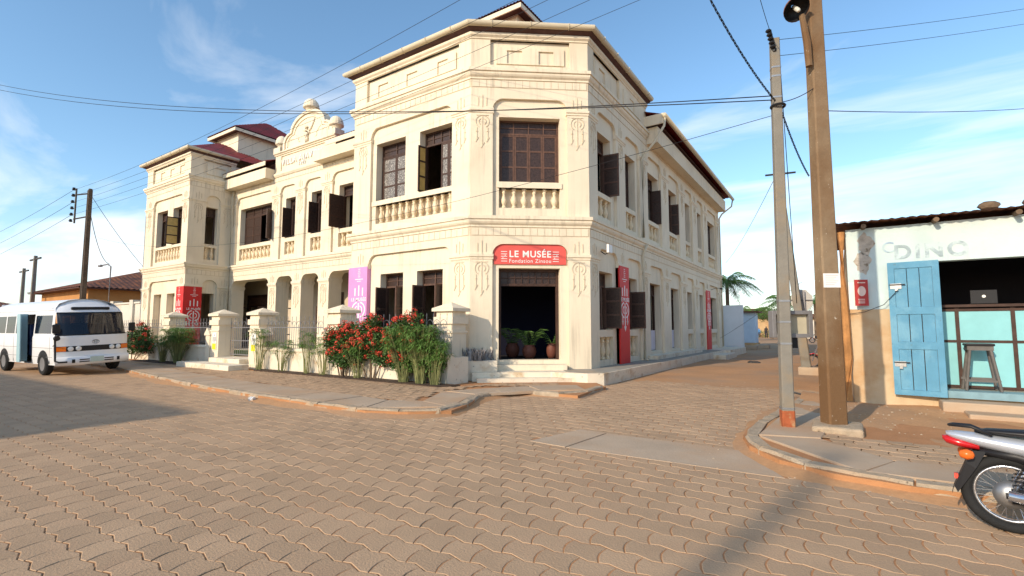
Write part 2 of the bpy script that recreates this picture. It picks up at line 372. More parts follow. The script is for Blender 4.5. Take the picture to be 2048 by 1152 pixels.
def offset(poly, d):
    out = []
    for i, p in enumerate(poly):
        a = Vector(poly[max(i-1,0)]); c = Vector(poly[min(i+1,len(poly)-1)]); t = (c-a).normalized()
        out.append((p[0]-t.y*d, p[1]+t.x*d))
    return out
def resample(poly, step, jit, rr):
    pts = [Vector(p) for p in poly]; out = []; acc = 0; nxt = 0
    for a, b in zip(pts[:-1], pts[1:]):
        l = (b-a).length
        while nxt <= acc+l:
            out.append(a+(b-a)*((nxt-acc)/l)); nxt += step*(1+rr.uniform(-jit, jit))
        acc += l
    return out
def pavement(name, K, S, parent_label, side, width, rr, xlim):
    base = obj(name, MB().prism(S, -.06, .088), MAT['joint']); struct(base)
    pts = resample(K, .95, .25, rr)
    off = lambda P, d: offset(P, d*side)
    # kerb stones
    n0 = off(pts, .0); n1 = off(pts, .17)
    for i in range(len(pts)-1):
        if not xlim[0] < pts[i].x < xlim[1]: continue
        g = .012
        m = MB(); sub = 4
        a0 = Vector(n0[i]); a1 = Vector(n0[i+1]); b0 = Vector(n1[i]); b1 = Vector(n1[i+1])
        rows = []
        for q in range(sub+1):
            t = g+(1-2*g)*q/sub
            o_ = a0.lerp(a1, t); i_ = b0.lerp(b1, t); dirn = (i_-o_).normalized()
            w1 = rr.gauss(0, .010); hz = rr.gauss(.118, .006)
            o1 = o_+dirn*w1
            ob = o_-dirn*.01
            oc = o1+dirn*.028
            rows.append([(ob.x,ob.y,-.06),(o1.x,o1.y,hz-.03+rr.gauss(0,.006)),(oc.x,oc.y,hz),(i_.x,i_.y,.121),(i_.x,i_.y,.06)])
        vs = [v for r_ in rows for v in r_]; fs = [(q*5+k,(q+1)*5+k,(q+1)*5+k+1,q*5+k+1) for q in range(sub) for k in range(4)]
        fs += [(0,1,2,3,4), tuple(sub*5+k for k in (4,3,2,1,0))]
        m.add(vs, fs); obj('kerb_stone', m, MAT['kerb'], base)
    # slabs
    sp = resample(K, 1.75, .3, rr); s0 = off(sp, .185); s1 = off(sp, width)
    for i in range(len(sp)-1):
        if not xlim[0] < sp[i].x < xlim[1]: continue
        a0, a1, b0, b1 = Vector(s0[i]), Vector(s0[i+1]), Vector(s1[i]), Vector(s1[i+1])
        g = .012
        q = [a0.lerp(a1,g), a0.lerp(a1,.5), a0.lerp(a1,1-g), b0.lerp(b1,1-g), b0.lerp(b1,.5), b0.lerp(b1,g)]
        if min((q[k]-q[(k+1)%6]).length for k in range(6)) < .05: continue
        h = .12+rr.gauss(0,.004)
        obj('slab', MB().prism([(p.x,p.y) for p in q], .05, h), MAT['slab'], base, bevel=.008)
    return base
rr = random.Random(11)
swl = pavement('pavement_left', KL, SL, '', 1, 1.15, rr, (-34, 0))
swr = pavement('pavement_right', KR, SR, '', 1, .95, rr, (-2, 7))
# pavers of the two pavements behind the slabs
innerL = offset(KL, 1.17); innerR = offset(KR, .97)
PL_ = innerL[2:]+[(-6.9,12.2),(-8.5,9.55),(-17.2,9.62),(-30,9.62)]
pvl = MB(); pvr = MB()
for k in range(-10, 50):
    y = 5.9+k*PB
    for i in range(-130, 40):
        x = -2+.1*k+i*PA; cx, cy = x+PC[0], y+PC[1]
        if in_poly(cx, cy, PL_) and not in_poly(cx, cy, PLAT): paver_mesh(pvl, cx, cy, .112+rnd.gauss(0,.002), rnd.gauss(0,.01), rnd.gauss(0,.01))
        if in_poly(cx, cy, innerR+[(12,8.3),(.3,8.3),(-.2,8.5),(-.6,8.9)]) and cx < 7: paver_mesh(pvr, cx, cy, .112+rnd.gauss(0,.002), rnd.gauss(0,.01), rnd.gauss(0,.01))
tag(obj('paver_field', pvl, MAT['paver'], swl, norm=False), kind='stuff')
tag(obj('paver_field', pvr, MAT['paver'], swr, norm=False), kind='stuff')
# bare trodden sand behind the right-hand pavement and along the lane
sg = MB()
sx = [-1.0+i*.25 for i in range(40)]; sy = [8.3+i*.25 for i in range(20)]
def sandz(x, y): return .085+.035*math.sin(x*1.7+1)*math.sin(y*1.3)+.02*math.sin(x*4.1+y*3.3)+max(0,(y-9.5))*.02
sg.add([(x,y,sandz(x,y)) for y in sy for x in sx], [(j*40+i,j*40+i+1,(j+1)*40+i+1,(j+1)*40+i) for j in range(19) for i in range(39) if in_poly(sx[i]+.12, sy[j]+.12, SR)])
obj('trodden_sand', sg, MAT['sand'], swr, smooth=True, norm=False)
# sand drifted against the kerbs, pebbles
def drift(K, side, lo, hi, wmax, seed):
    rd = random.Random(seed); pts = resample(K, .22, .2, rd); o0 = offset(pts, .02*side); m = MB(); vs = []
    ph = rd.uniform(0, 6)
    keep = [(i, p_) for i, p_ in enumerate(pts) if lo < p_.x < hi]
    for i, p_ in keep:
        wv = wmax*(.35+.65*abs(math.sin(i*.21+ph)*math.sin(i*.083+1)))*rd.uniform(.8,1.2); hh = .018+.05*wv/wmax*rd.uniform(.7,1.1)
        o_ = offset(pts, -wv*side)[i]; q_ = offset(pts, -wv*.45*side)[i]
        vs += [(o0[i][0],o0[i][1],hh), (q_[0],q_[1],hh*.42), (o_[0],o_[1],-.006)]
    n_ = len(vs)//3
    m.add(vs, [(3*i+k,3*i+3+k,3*i+4+k,3*i+1+k) for i in range(n_-1) for k in (0,1)])
    obj('sand_drift', m, MAT['sand'], roado, smooth=True, norm=False)
drift(KL, 1, -26, -5.95, .34, 1); drift(KR, 1, -1.3, 5, .42, 2); drift(KL[10:], 1, -7, -4.8, .25, 3)
pb_ = MB(); rp_ = random.Random(9)
def pebble(x, y, z, s_):
    a = rp_.uniform(0,6.28); vs = [(x+s_*math.cos(a+k*1.257)*rp_.uniform(.7,1.2), y+s_*math.sin(a+k*1.257)*rp_.uniform(.7,1.2), z) for k in range(5)]
    pb_.add(vs+[(x,y,z+s_*rp_.uniform(.4,.8))], [(k,(k+1)%5,5) for k in range(5)])
for i in range(420):
    if i % 3 == 0: x, y = rp_.uniform(-5,-.8), rp_.uniform(7.5,24)
    elif i % 3 == 1:
        t_ = rp_.choice(KL[3:12]+KR[:9]); x, y = t_[0]+rp_.gauss(0,.5), t_[1]-abs(rp_.gauss(0,.25))
    else: x, y = rp_.uniform(-.6,1.6), rp_.uniform(8.9,11.8)
    pebble(x, y, (.0 if i % 3 < 2 else sandz(x,y)) if not in_poly(x,y,SL) else .12, rp_.uniform(.008,.026))
tag(obj('pebbles', pb_, MAT['kerb'], norm=False), 'small loose stones scattered over the lane and along the kerbs', 'gravel', kind='stuff')
lt_ = MB(); rr2 = random.Random(4)
for k in range(9):
    c_ = Vector((-10.9+rr2.gauss(0,.05), 6.02+rr2.gauss(0,.04), .02+rr2.uniform(0,.05))); a_ = Vector((rr2.gauss(0,1),rr2.gauss(0,1),rr2.gauss(0,.6))).normalized()*.06; b_ = a_.cross(Vector((rr2.gauss(0,1),rr2.gauss(0,1),rr2.gauss(0,1)))).normalized()*.05
    lt_.add([c_-a_,c_+b_,c_+a_,c_-b_+Vector((0,0,.02))], [(0,1,2,3)])
tag(obj('plastic_scrap', lt_, MAT['white'], norm=False), 'crumpled white plastic scrap lying at the left kerb', 'litter')
# planted bed and raised yard
obj('bed_soil', MB().prism([(-17.3,9.6),(-8.5,9.42),(-8.2,9.98),(-8.5,10.02),(-17.3,10.02)], .05, .135), MAT['soil'], swl)
obj('bed_soil', MB().prism([(-27,9.3),(-21.7,9.3),(-21.7,10.02),(-27,10.02)], .05, .135), MAT['soil'], swl)
struct(obj('yard_lawn', MB().box(-34, -10.2, 10.24, 14.28, -.05, .42), MAT['grass']))
struct(obj('yard_path', MB().box(-21.2, -17.6, 10.24, 14.6, -.05, .435), MAT['slab']))
rb = random.Random(5)
# loose litter
for (x, y, c, nm, lab) in ((-1.9,7.75,MAT['iron'],'stone','dark stone lying on the orange sand of the lane'),):
    pass
for (x, y, s_, lab) in ((-3.25,24.5,.22,'dark stone lying on the lane beyond the paving'),):
    m = bpy.data.meshes.new('stone'); b = bmesh.new(); bmesh.ops.create_icosphere(b, subdivisions=2, radius=s_)
    for v in b.verts: v.co = Vector((v.co.x*1.3, v.co.y*.9, v.co.z*.5))*(1+rb.uniform(-.15,.15))
    b.to_mesh(m); b.free(); m.materials.append(MAT['iron']); o = bpy.data.objects.new('stone', m); COL.objects.link(o); o.location = (x,y,.03); tag(o, lab, 'stone')
# ---------------------------------------------------------------- the museum
mus = empty('museum', (-14.85, 14.0, 0), 0, 'cream two-storey colonial villa with chamfered corner, balustrades and maroon roofs', 'building')
PZ = .34
t1, t2 = math.tan(R(19.1)), math.tan(R(25.9))
FA = Face((-14.85,11.9), (1,0), 5.45, 1, t1)
FH = Face((-9.40,11.90), (2.90,2.25), math.hypot(2.90,2.25), t1, t2)
FC = Face((-6.5,14.15), (0,1), 20.45, t2, 1)
FM = Face((-28.6,14.3), (1,0), 13.75, -1, -1)
FL = Face((-33.8,12.05), (1,0), 5.2, 1, 1)
FR = Face((-28.6,12.05), (0,1), 2.25, 1, -1)
FP = Face((-14.85,14.3), (0,-1), 2.4, -1, 1)       # left return of the corner pavilion
def layer(mb, F, u0, u1, z0, z1, holes, d0, d1):
    """slab between depths d0 (inner) and d1 (outer) with rectangular holes, reveals included"""
    us = sorted({u0,u1,*[h[0] for h in holes],*[h[1] for h in holes]}); zs = sorted({z0,z1,*[h[2] for h in holes],*[h[3] for h in holes]})
    us = [u for u in us if u0-1e-6 <= u <= u1+1e-6]; zs = [z for z in zs if z0-1e-6 <= z <= z1+1e-6]
    def hole(i, j):
        if i < 0 or j < 0 or i >= len(us)-1 or j >= len(zs)-1: return True
        uc, zc = (us[i]+us[i+1])/2, (zs[j]+zs[j+1])/2
        return any(h[0] < uc < h[1] and h[2] < zc < h[3] for h in holes)
    p = F.p
    for i in range(len(us)-1):
        for j in range(len(zs)-1):
            if hole(i, j): continue
            a, b, c, d = us[i], us[i+1], zs[j], zs[j+1]
            mb.add([p(a,d1,c),p(b,d1,c),p(b,d1,d),p(a,d1,d),p(a,d0,c),p(b,d0,c),p(b,d0,d),p(a,d0,d)], [(0,1,2,3),(7,6,5,4)])
            if hole(i-1, j): mb.add([p(a,d0,c),p(a,d1,c),p(a,d1,d),p(a,d0,d)], [(0,1,2,3)])
            if hole(i+1, j): mb.add([p(b,d1,c),p(b,d0,c),p(b,d0,d),p(b,d1,d)], [(0,1,2,3)])
            if hole(i, j-1): mb.add([p(a,d0,c),p(b,d0,c),p(b,d1,c),p(a,d1,c)], [(0,1,2,3)])
            if hole(i, j+1): mb.add([p(a,d1,d),p(b,d1,d),p(b,d0,d),p(a,d0,d)], [(0,1,2,3)])
    return mb
def fillet(mb, F, u, z, r, side, d0, d1):   # concave corner piece under an arch head; side +1: corner at left end
    pts = [(u,z)]+[(u+side*(r-r*math.sin(R(15*k))), z-r+r*math.cos(R(15*k))) for k in range(7)]
    if side < 0: pts = [pts[0]]+pts[:0:-1]
    mb.fprism(F, pts, d0, d1)

# shared meshes -------------------------------------------------
def mesh_of(mb, name, mat, smooth=False):
    me = bpy.data.meshes.new(name); me.from_pydata(mb.v, [], mb.f); fixn(me); me.materials.append(mat)
    if smooth:
        for p in me.polygons: p.use_smooth = True
    return me
bal_prof = [(.075,0),(.075,.06),(.052,.075),(.048,.10),(.062,.13),(.088,.19),(.094,.25),(.082,.31),(.056,.38),(.044,.44),(.046,.49),(.066,.52),(.066,.545),(.05,.56),(.052,.59),(.078,.61),(.078,.66)]
BAL = {}
def bal_mesh(h):
    k = round(h, 2)
    if k not in BAL:
        s_ = h/.66; BAL[k] = mesh_of(MB().lathe([(r,z*s_) for r,z in bal_prof], seg=10), 'baluster', MAT['baluster'], True)
    return BAL[k]
def balustrade(F, u0, u1, z0, z1, n, parent, d=-.13):
    m = MB()
    m.fbox(F, u0, u1, -.30, -.26, z0, z1)
    o = obj('balustrade', m, MAT['trim'], parent)
    for i in range(n):
        u = u0+(u1-u0)*(i+.5)/n
        inst('baluster', bal_mesh(z1-z0), o, F.p(u, d, z0))
    return o
blk = mesh_of(MB().box(-.5,.5,-.5,.5,0,1), 'block', MAT['plaster'])
far_blocks = MB()
nblk = [0]
def band(F, u0, u1, z0, z1, d, near=True, w=.232):
    n = max(1, round((u1-u0)/w)); st = (u1-u0)/n
    for i in range(n):
        a, b = u0+i*st+.008, u0+(i+1)*st-.008
        if near:
            o = inst('block', blk, mus, F.p((a+b)/2, d, z0+.008), F.ang, scale=(b-a, .036, z1-z0-.016)); nblk[0] += 1
        else: far_blocks.fbox(F, a, b, d-.018, d+.018, z0+.008, z1-.008)
# relief ornament: bars over the impost, shield and arrow under it
def ornament():
    m = MB(); d = .016; w_ = .022
    def bar(x, z0, z1, w=w_): m.box(x-w/2, x+w/2, -d, .004, z0, z1)
    for x, a, b in ((-.13,.25,.52),(0,.17,.60),(.13,.25,.52)): bar(x, a, b)
    bar(0, -1.02, -.06, .018)
    for s_ in (-1, 1):
        for r in (.19, .095):
            pts = [(s_*(.02+r*math.sin(R(t))), -.27+r*1.05*math.cos(R(t))) for t in range(12, 172, 20)]
            for (xa,za),(xb,zb) in zip(pts[:-1], pts[1:]):
                ux, uz = xb-xa, zb-za; l_ = math.hypot(ux,uz); nx, nz = -uz/l_*w_/2, ux/l_*w_/2
                m.add([(xa+nx,-d,za+nz),(xb+nx,-d,zb+nz),(xb-nx,-d,zb-nz),(xa-nx,-d,za-nz),(xa+nx,.004,za+nz),(xb+nx,.004,zb+nz),(xb-nx,.004,zb-nz),(xa-nx,.004,za-nz)], [(0,1,2,3),(0,4,5,1),(1,5,6,2),(2,6,7,3),(3,7,4,0)])
        bar(s_*.17, -.86, -.46)
        m.box(s_*.17-.035, s_*.17+.035, -d, .004, -.60, -.585)
        for q in (0, 1):
            xa, za, xb, zb = (s_*.17+.055, -.80, s_*.17-.03, -.93)
        m.add([(s_*.17+.06,-d,-.78),(s_*.17+.04,-d,-.77),(s_*.17-.05,-d,-.93),(s_*.17-.03,-d,-.94),(s_*.17+.06,.004,-.78),(s_*.17+.04,.004,-.77),(s_*.17-.05,.004,-.93),(s_*.17-.03,.004,-.94)], [(0,1,2,3),(0,4,5,1),(1,5,6,2),(2,6,7,3),(3,7,4,0)])
    m.add([(.07,-d,-.95),(.05,-d,-.94),(-.05,-d,-1.12),(-.03,-d,-1.13),(.07,.004,-.95),(.05,.004,-.94),(-.05,.004,-1.12),(-.03,.004,-1.13)], [(0,1,2,3),(0,4,5,1),(1,5,6,2),(2,6,7,3),(3,7,4,0)])
    m.box(-.19,.19,-d,.004,-.072,-.056)
    return m
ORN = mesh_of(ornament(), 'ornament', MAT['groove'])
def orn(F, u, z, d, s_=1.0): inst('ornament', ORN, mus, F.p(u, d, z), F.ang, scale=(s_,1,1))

def leaf(F, uh, side, ang, wd, z0, z1, depth, parent, panes=3, wood='wood', pane='pane', name='shutter'):
    """one hinged leaf, opened outwards by ang degrees"""
    O = F.O+F.T*uh+F.N*(-depth); a = R(ang)
    T = (F.T*side)*math.cos(a)+F.N*math.sin(a)
    G = Face((O.x, O.y), (T.x, T.y))
    m = MB(); t = .022; s_ = .055
    m.fbox(G, 0, s_, -t, t, z0, z1); m.fbox(G, wd-s_, wd, -t, t, z0, z1)
    hs_ = [z0+(z1-z0)*k/panes for k in range(panes+1)]
    for k, h in enumerate(hs_):
        a0 = h if k == 0 else (h-s_ if k == panes else h-s_*.5)
        m.fbox(G, s_, wd-s_, -t+.002, t-.002, a0, a0+s_)
    o = obj(name, m, MAT[wood], parent)
    q = MB()
    for k in range(panes): q.fbox(G, s_-.004, wd-s_+.004, -.006, .006, hs_[k]+.03, hs_[k+1]-.03)
    return o, q
def window(F, u0, u1, z0, z1, parent, depth=.30, transom=.42, leaves=None, opened=None, wood='wood', pane='pane', low=None):
    """timber window: frame with small-paned fanlight, leaves below; opened = {leaf index: (angle)}"""
    opened = opened or {}
    n = leaves or max(2, round((u1-u0)/.66))
    if n % 2: n += 1
    m = MB(); f = .06; D0, D1 = -depth-.07, -depth+.03
    m.fbox(F, u0+.002, u0+f, D0, D1, z0, z1); m.fbox(F, u1-f, u1-.002, D0, D1, z0, z1)
    m.fbox(F, u0+f, u1-f, D0+.002, D1-.002, z1-f, z1-.002)
    zt = z1-transom
    m.fbox(F, u0+f, u1-f, D0+.002, D1-.002, zt-f, zt)
    if low is None: m.fbox(F, u0+f, u1-f, D0+.002, D1-.002, z0+.002, z0+f*.7)
    for k in range(1, n):
        u = u0+(u1-u0)*k/n
        m.fbox(F, u-.02, u+.02, D0+.01, D1-.01, zt, z1-f)
    m.fbox(F, u0+f, u1-f, D0+.02, D1-.02, (zt+z1-f)/2-.012, (zt+z1-f)/2+.012)
    o = obj('window', m, MAT[wood], parent)
    q = MB(); q.fbox(F, u0+f, u1-f, -depth-.02, -depth-.012, zt, z1-f); obj('fanlight_pane', q, MAT['pane'], o)
    wd = (u1-u0-2*f)/n; zb = z0+f*.7 if low is None else z0
    for k in range(n):
        side = 1 if k < n/2 else -1
        pair = (k < n/2)
        if k in opened:
            uh = u0+f if k < n/2 else u1-f
            wide = wd*(n/2) if n == 2 else wd
            l_, pq = leaf(F, uh, side, opened[k], wd if n > 2 else wd, zb, zt-f, depth-.03, o, wood=wood)
            obj('pane', pq, MAT[pane if opened[k] != 101 else 'amber'], o)
        elif ('gone', k) in opened: continue
        else:
            uh = u0+f+wd*k
            l_, pq = leaf(F, uh, 1, 0, wd-.006, zb, zt-f, depth, o, wood=wood)
            obj('pane', pq, MAT[pane], o)
    return o

Z1 = dict(bay=(PZ,4.20), imp=(3.72,3.88), band=(4.46,4.71), zc=4.71, win=(1.54,3.48), bal=(.54,1.30))
Z2 = dict(bay=(5.07,8.87), imp=(8.38,8.53), band=(9.22,9.46), zc=9.46, win=(6.17,8.22), bal=(5.34,6.0))
DL = .10
def string_course(F, z, parent=mus):
    pr = [(DL-.02,z),(DL+.035,z+.015),(DL+.035,z+.07),(DL+.085,z+.12),(DL+.11,z+.17),(DL+.11,z+.24),(DL+.15,z+.25),(DL+.15,z+.35),(DL+.02,z+.37),(DL-.02,z+.37)]
    return obj('cornice', MB().profile(F, 0, F.L, pr), MAT['trim'], parent)
def storey(F, Z, bays, holes, orn_u, near=True, fillr=.34, skipfil=()):
    """raised layer with pilasters and round-cornered bays, imposts, block band"""
    z0 = Z['bay'][0]; z1 = Z['zc']+.06
    m = MB(); layer(m, F, 0, F.L, z0, z1, [(a,b,Z['bay'][0]-.001,Z['bay'][1]) for a,b in bays], 0.004, DL)
    for i, (a, b) in enumerate(bays):
        fillet(m, F, a, Z['bay'][1], fillr, 1, .004, DL-.001); fillet(m, F, b, Z['bay'][1], fillr, -1, .004, DL-.001)
    obj('pilaster_layer', m, MAT['plaster'], mus)
    edges = [0]+[x for b in bays for x in b]+[F.L]
    for k in range(0, len(edges), 2):
        a, b = edges[k], edges[k+1]
        if b-a < .1: continue
        i0, i1 = Z['imp']
        m = MB(); a2 = a if k == 0 else a-.03; b2 = b if k == len(edges)-2 else b+.03
        m.profile(F, a2, b2, [(.01,i0),(DL+.02,i0),(DL+.02,i0+.05),(DL+.05,i0+.08),(DL+.05,i1),(.01,i1)])
        obj('impost', m, MAT['trim'], mus)
    for u in orn_u: orn(F, u, Z['imp'][0]-.02, DL+.0)
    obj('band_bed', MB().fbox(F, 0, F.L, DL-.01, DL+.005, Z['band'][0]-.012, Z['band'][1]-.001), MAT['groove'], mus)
    band(F, 0, F.L, Z['band'][0], Z['band'][1], DL+.0, near)

# ---- walls with their openings
WA1 = [(1.38,2.51,.70,3.50),(3.16,4.30,.70,3.50)]
WA2 = [(1.04,2.52,6.17,8.29),(3.20,4.66,6.17,8.29)]
layer_holes = {}
def wall(F, holes, z0, z1, th=.42, name='wall'):
    m = MB(); layer(m, F, 0, F.L, z0, z1, holes, -th, 0); return obj(name, m, MAT['plaster'], mus)
bA = [(.84,4.72)]
wall(FA, WA1+WA2+[(1.05,4.65,*Z2['bal'])], .1, 10.9)
HD = (.86,2.78,.62,3.46); HW = (.86,2.81,6.20,8.30)
wall(FH, [HD, HW, (.86,2.80,5.36,6.0)], .1, 10.9)
cb = [(14.78,16.45),(17.33,18.95),(19.95,21.85),(22.98,24.85),(25.95,27.5),(28.6,30.1),(31.25,33.85)]
cw = [(14.86,16.15),(17.38,18.68),(19.98,21.70),(23.0,24.68),(25.98,27.34),(28.62,29.95),(31.28,33.72)]
bC = [(a-14.15,b-14.15) for a,b in cb]; wC = [(a-14.15,b-14.15) for a,b in cw]
hC = []
for i, (a, b) in enumerate(wC):
    hC.append((a,b,*Z2['win'])); hC.append((a,b,*Z2['bal']))
    if i in (2,3): hC.append((a,b,.64,3.48))
    else: hC.append((a,b,*Z1['win'])); hC.append((a,b,*Z1['bal']))
wall(FC, hC, .1, 10.9)
bM = [(.55,4.12),(4.85,6.22),(6.97,8.33),(9.10,13.2)]
wM2 = [(.85,4.10),(5.22,6.22),(7.38,8.35),(9.50,12.75)]
wM = [(a,b,*Z2['win']) for a,b in wM2]+[(a,b,5.32,5.97) for a,b in wM2]
aM = [(.42,4.06),(4.78,6.15),(6.90,8.27),(9.05,13.1)]
wall(FM, wM+[(a,b,.30,4.20) for a,b in aM], .30, 9.62, th=.60)
bL = [(.95,4.60)]
WL2 = [(1.25,2.60,*Z2['win']),(3.28,4.58,*Z2['win'])]; WL1 = [(1.38,2.34,.60,3.48),(3.04,3.98,.60,3.48)]
wall(FL, WL1+WL2+[(1.25,4.58,5.32,6.02)], .1, 10.85)
bR = [(.76,1.52)]
wall(FR, [(.80,1.42,.55,3.47),(.80,1.42,*Z2['win']),(.78,1.40,5.32,6.0)], .1, 10.85)
wall(FP, [], .1, 10.9)
# plain outer walls that close the block
m = MB(); m.box(-33.8,-33.4,12.47,22,.1,10.85); m.box(-33.4,-14.9,21.6,22,.1,9.6); m.box(-14.9,-14.5,14.72,34.6,.1,9.6); m.box(-14.5,-6.92,34.2,34.6,.1,9.6)
obj('back_wall', m, MAT['plaster'], mus)
# rooms: dark partitions, floors, ceilings
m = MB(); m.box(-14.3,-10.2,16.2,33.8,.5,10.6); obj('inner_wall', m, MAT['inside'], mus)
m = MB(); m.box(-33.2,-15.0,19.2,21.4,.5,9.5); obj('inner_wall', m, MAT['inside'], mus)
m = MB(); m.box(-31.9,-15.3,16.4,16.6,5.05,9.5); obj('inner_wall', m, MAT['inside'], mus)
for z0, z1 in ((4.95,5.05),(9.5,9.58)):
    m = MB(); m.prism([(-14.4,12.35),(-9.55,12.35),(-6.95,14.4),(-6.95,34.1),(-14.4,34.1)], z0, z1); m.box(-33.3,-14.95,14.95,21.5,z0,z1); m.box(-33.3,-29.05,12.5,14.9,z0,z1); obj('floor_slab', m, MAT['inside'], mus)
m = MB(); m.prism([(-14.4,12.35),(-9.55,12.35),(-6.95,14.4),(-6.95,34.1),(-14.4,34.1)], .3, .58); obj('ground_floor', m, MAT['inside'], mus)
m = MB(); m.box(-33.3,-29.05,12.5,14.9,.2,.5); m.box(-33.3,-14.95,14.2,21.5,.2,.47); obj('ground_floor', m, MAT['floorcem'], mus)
# porch behind the arcade
PF = Face((-33.3,16.4), (1,0), 18.3)
pd = [(2.9,5.3,.5,3.5),(7.6,9.2,.5,3.35),(10.4,11.9,.5,3.35),(13.2,16.0,.5,3.5)]
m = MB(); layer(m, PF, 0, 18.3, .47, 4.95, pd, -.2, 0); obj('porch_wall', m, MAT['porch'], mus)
for (a,b,c,d) in pd:
    m = MB(); m.fbox(PF, a-.1, a+.06, -.12, .05, c, d+.1); m.fbox(PF, b-.06, b+.1, -.12, .05, c, d+.1); m.fbox(PF, a+.06, b-.06, -.12, .048, d-.06, d+.1); m.fbox(PF, a+.06, b-.06, -.10, .02, d-.62, d-.54)
    f_ = obj('porch_door', m, MAT['wood'], mus)
    q = MB(); q.fbox(PF, a+.06, b-.06, -.06, -.03, d-.54, d-.06); obj('fanlight_pane', q, MAT['wood2'], f_)
    leaf(PF, a+.06, 1, 80, min(.7,(b-a)/2-.08), c, d-.63, .06, f_, wood='wood2')
    leaf(PF, b-.06, -1, 70, min(.7,(b-a)/2-.08), c, d-.63, .06, f_, wood='wood2')
# ---- storeys
storey(FA, Z1, bA, 0, (.42, 5.08)); storey(FA, Z2, bA, 0, (.42, 5.08))
storey(FH, Z1, [(.66,3.03)], 0, (.33, 3.36)); storey(FH, Z2, [(.66,3.03)], 0, (.33, 3.36))
oc = [.31]+[(bC[i][1]+bC[i+1][0])/2 for i in range(6)]+[20.05]
storey(FC, Z1, bC, 0, oc); storey(FC, Z2, bC, 0, oc)
storey(FL, Z1, bL, 0, (.48,4.92), False); storey(FL, Z2, bL, 0, (.48,4.92), False)
storey(FR, Z1, bR, 0, (.38,1.9), False); storey(FR, Z2, bR, 0, (.38,1.9), False)
om = [.28]+[(bM[i][1]+bM[i+1][0])/2 for i in range(3)]
storey(FM, dict(Z2, band=(9.18,9.40), zc=9.40), bM, 0, om, False)
# arcade: piers carry imposts on all sides, arch heads are rounded through the wall
m = MB()
layer(m, FM, 0, FM.L, .30, 4.78, [(a-.0,b+.0,.29,4.20) for a,b in aM], 0.004, DL)
for a, b in aM: fillet(m, FM, a, 4.2, .36, 1, -.60, DL-.001); fillet(m, FM, b, 4.2, .36, -1, -.60, DL-.001)
obj('arcade_layer', m, MAT['plaster'], mus)
ed = [0]+[x for b in aM for x in b]+[FM.L]
for k in range(0, len(ed), 2):
    a, b = ed[k], ed[k+1]
    q = MB(); q.fbox(FM, a-.035, b+.035, -.635, DL+.05, 3.78, 3.90); q.fbox(FM, a-.015, b+.015, -.615, DL+.02, 3.73, 3.782); obj('impost', q, MAT['trim'], mus)
    if k < 8: orn(FM, (a+b)/2, 3.70, DL)
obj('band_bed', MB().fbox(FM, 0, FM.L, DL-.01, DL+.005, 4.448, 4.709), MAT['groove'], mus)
band(FM, 0, FM.L, 4.46, 4.71, DL, False)
tag(obj('block_band', far_blocks, MAT['plaster'], mus), kind='stuff')
for F in (FA, FH, FC, FL, FR, FM): string_course(F, 4.71)
for F in (FA, FH, FL, FR): string_course(F, 9.46)
# cornice of the long street side only as far as the pavilion
FC2 = Face((-6.5,14.15), (0,1), 5.75, t2, 0); string_course(FC2, 9.46)
FC3 = Face((-6.5,19.9), (0,1), 14.7, 0, 1)
# ---- friezes of the pavilions
def frieze(F, L_, panel, recs, z0=9.83, z1=10.92, mit=None):
    G = Face(F.O, F.T, L_, F.mL, F.mR if mit is None else mit)
    m = MB(); layer(m, G, 0, L_, z0, z1, [(panel[0],panel[1],9.97,10.80)], .004, DL)
    obj('frieze', m, MAT['plaster'], mus)
    m = MB(); layer(m, G, panel[0]+.20, panel[1]-.17, 10.04, 10.60, [(a,b,10.06,10.50) for a,b in recs], .002, .05)
    obj('frieze_panel', m, MAT['plaster'], mus)
    pr = [(DL-.02,10.80),(DL+.03,10.82),(DL+.03,10.86),(DL+.09,10.92),(DL+.09,11.0),(-.2,11.02),(-.2,10.80)]
    obj('cornice', MB().profile(G, 0, L_, pr), MAT['trim'], mus)
    pr = [(-.3,11.003),(DL+.06,11.003),(DL+.22,11.08),(DL+.22,11.12),(-.3,11.12)]
    obj('eave_boards', MB().profile(G, 0, L_, pr), MAT['soffit'], mus)
    # gutter: half-round trough with brackets
    pts = [(DL+.26+.10*math.cos(R(t)), 11.19+.10*math.sin(R(t))) for t in range(150, 391, 20)]
    pts += [(DL+.26+.085*math.cos(R(t)), 11.195+.085*math.sin(R(t))) for t in range(390, 149, -20)]
    g_ = obj('gutter', MB().profile(G, 0, L_, pts), MAT['gutter'], mus, smooth=False)
    nb = max(2, round(L_/1.1))
    for i in range(nb):
        u = (i+.5)*L_/nb
        ring = [G.p(u, DL+.26+.112*math.cos(R(t)), 11.19+.112*math.sin(R(t))) for t in range(150, 391, 24)]
        obj('gutter_bracket', MB().tube(ring, .012, 5), MAT['gutter'], g_)
frieze(FA, FA.L, (.55,4.98), [(1.10,1.62),(2.55,3.07),(4.0,4.45)])
frieze(FH, FH.L, (.57,3.13), [(1.11,1.59),(2.13,2.61)])
frieze(FC, 5.75, (.42,2.75), [(1.0,1.5)], mit=0)
G2 = Face(FC.O, FC.T)
m = MB(); layer(m, G2, 3.1, 5.0, 10.04, 10.60, [(3.75,4.25,10.06,10.5)], DL-.005, DL+.03); obj('frieze_panel', m, MAT['plaster'], mus)
frieze(FL, FL.L, (.62,4.6), [(1.55,2.08),(2.75,3.28),(3.93,4.43)])
frieze(FR, FR.L, (.55,2.0), [(1.15,1.72)], mit=0)
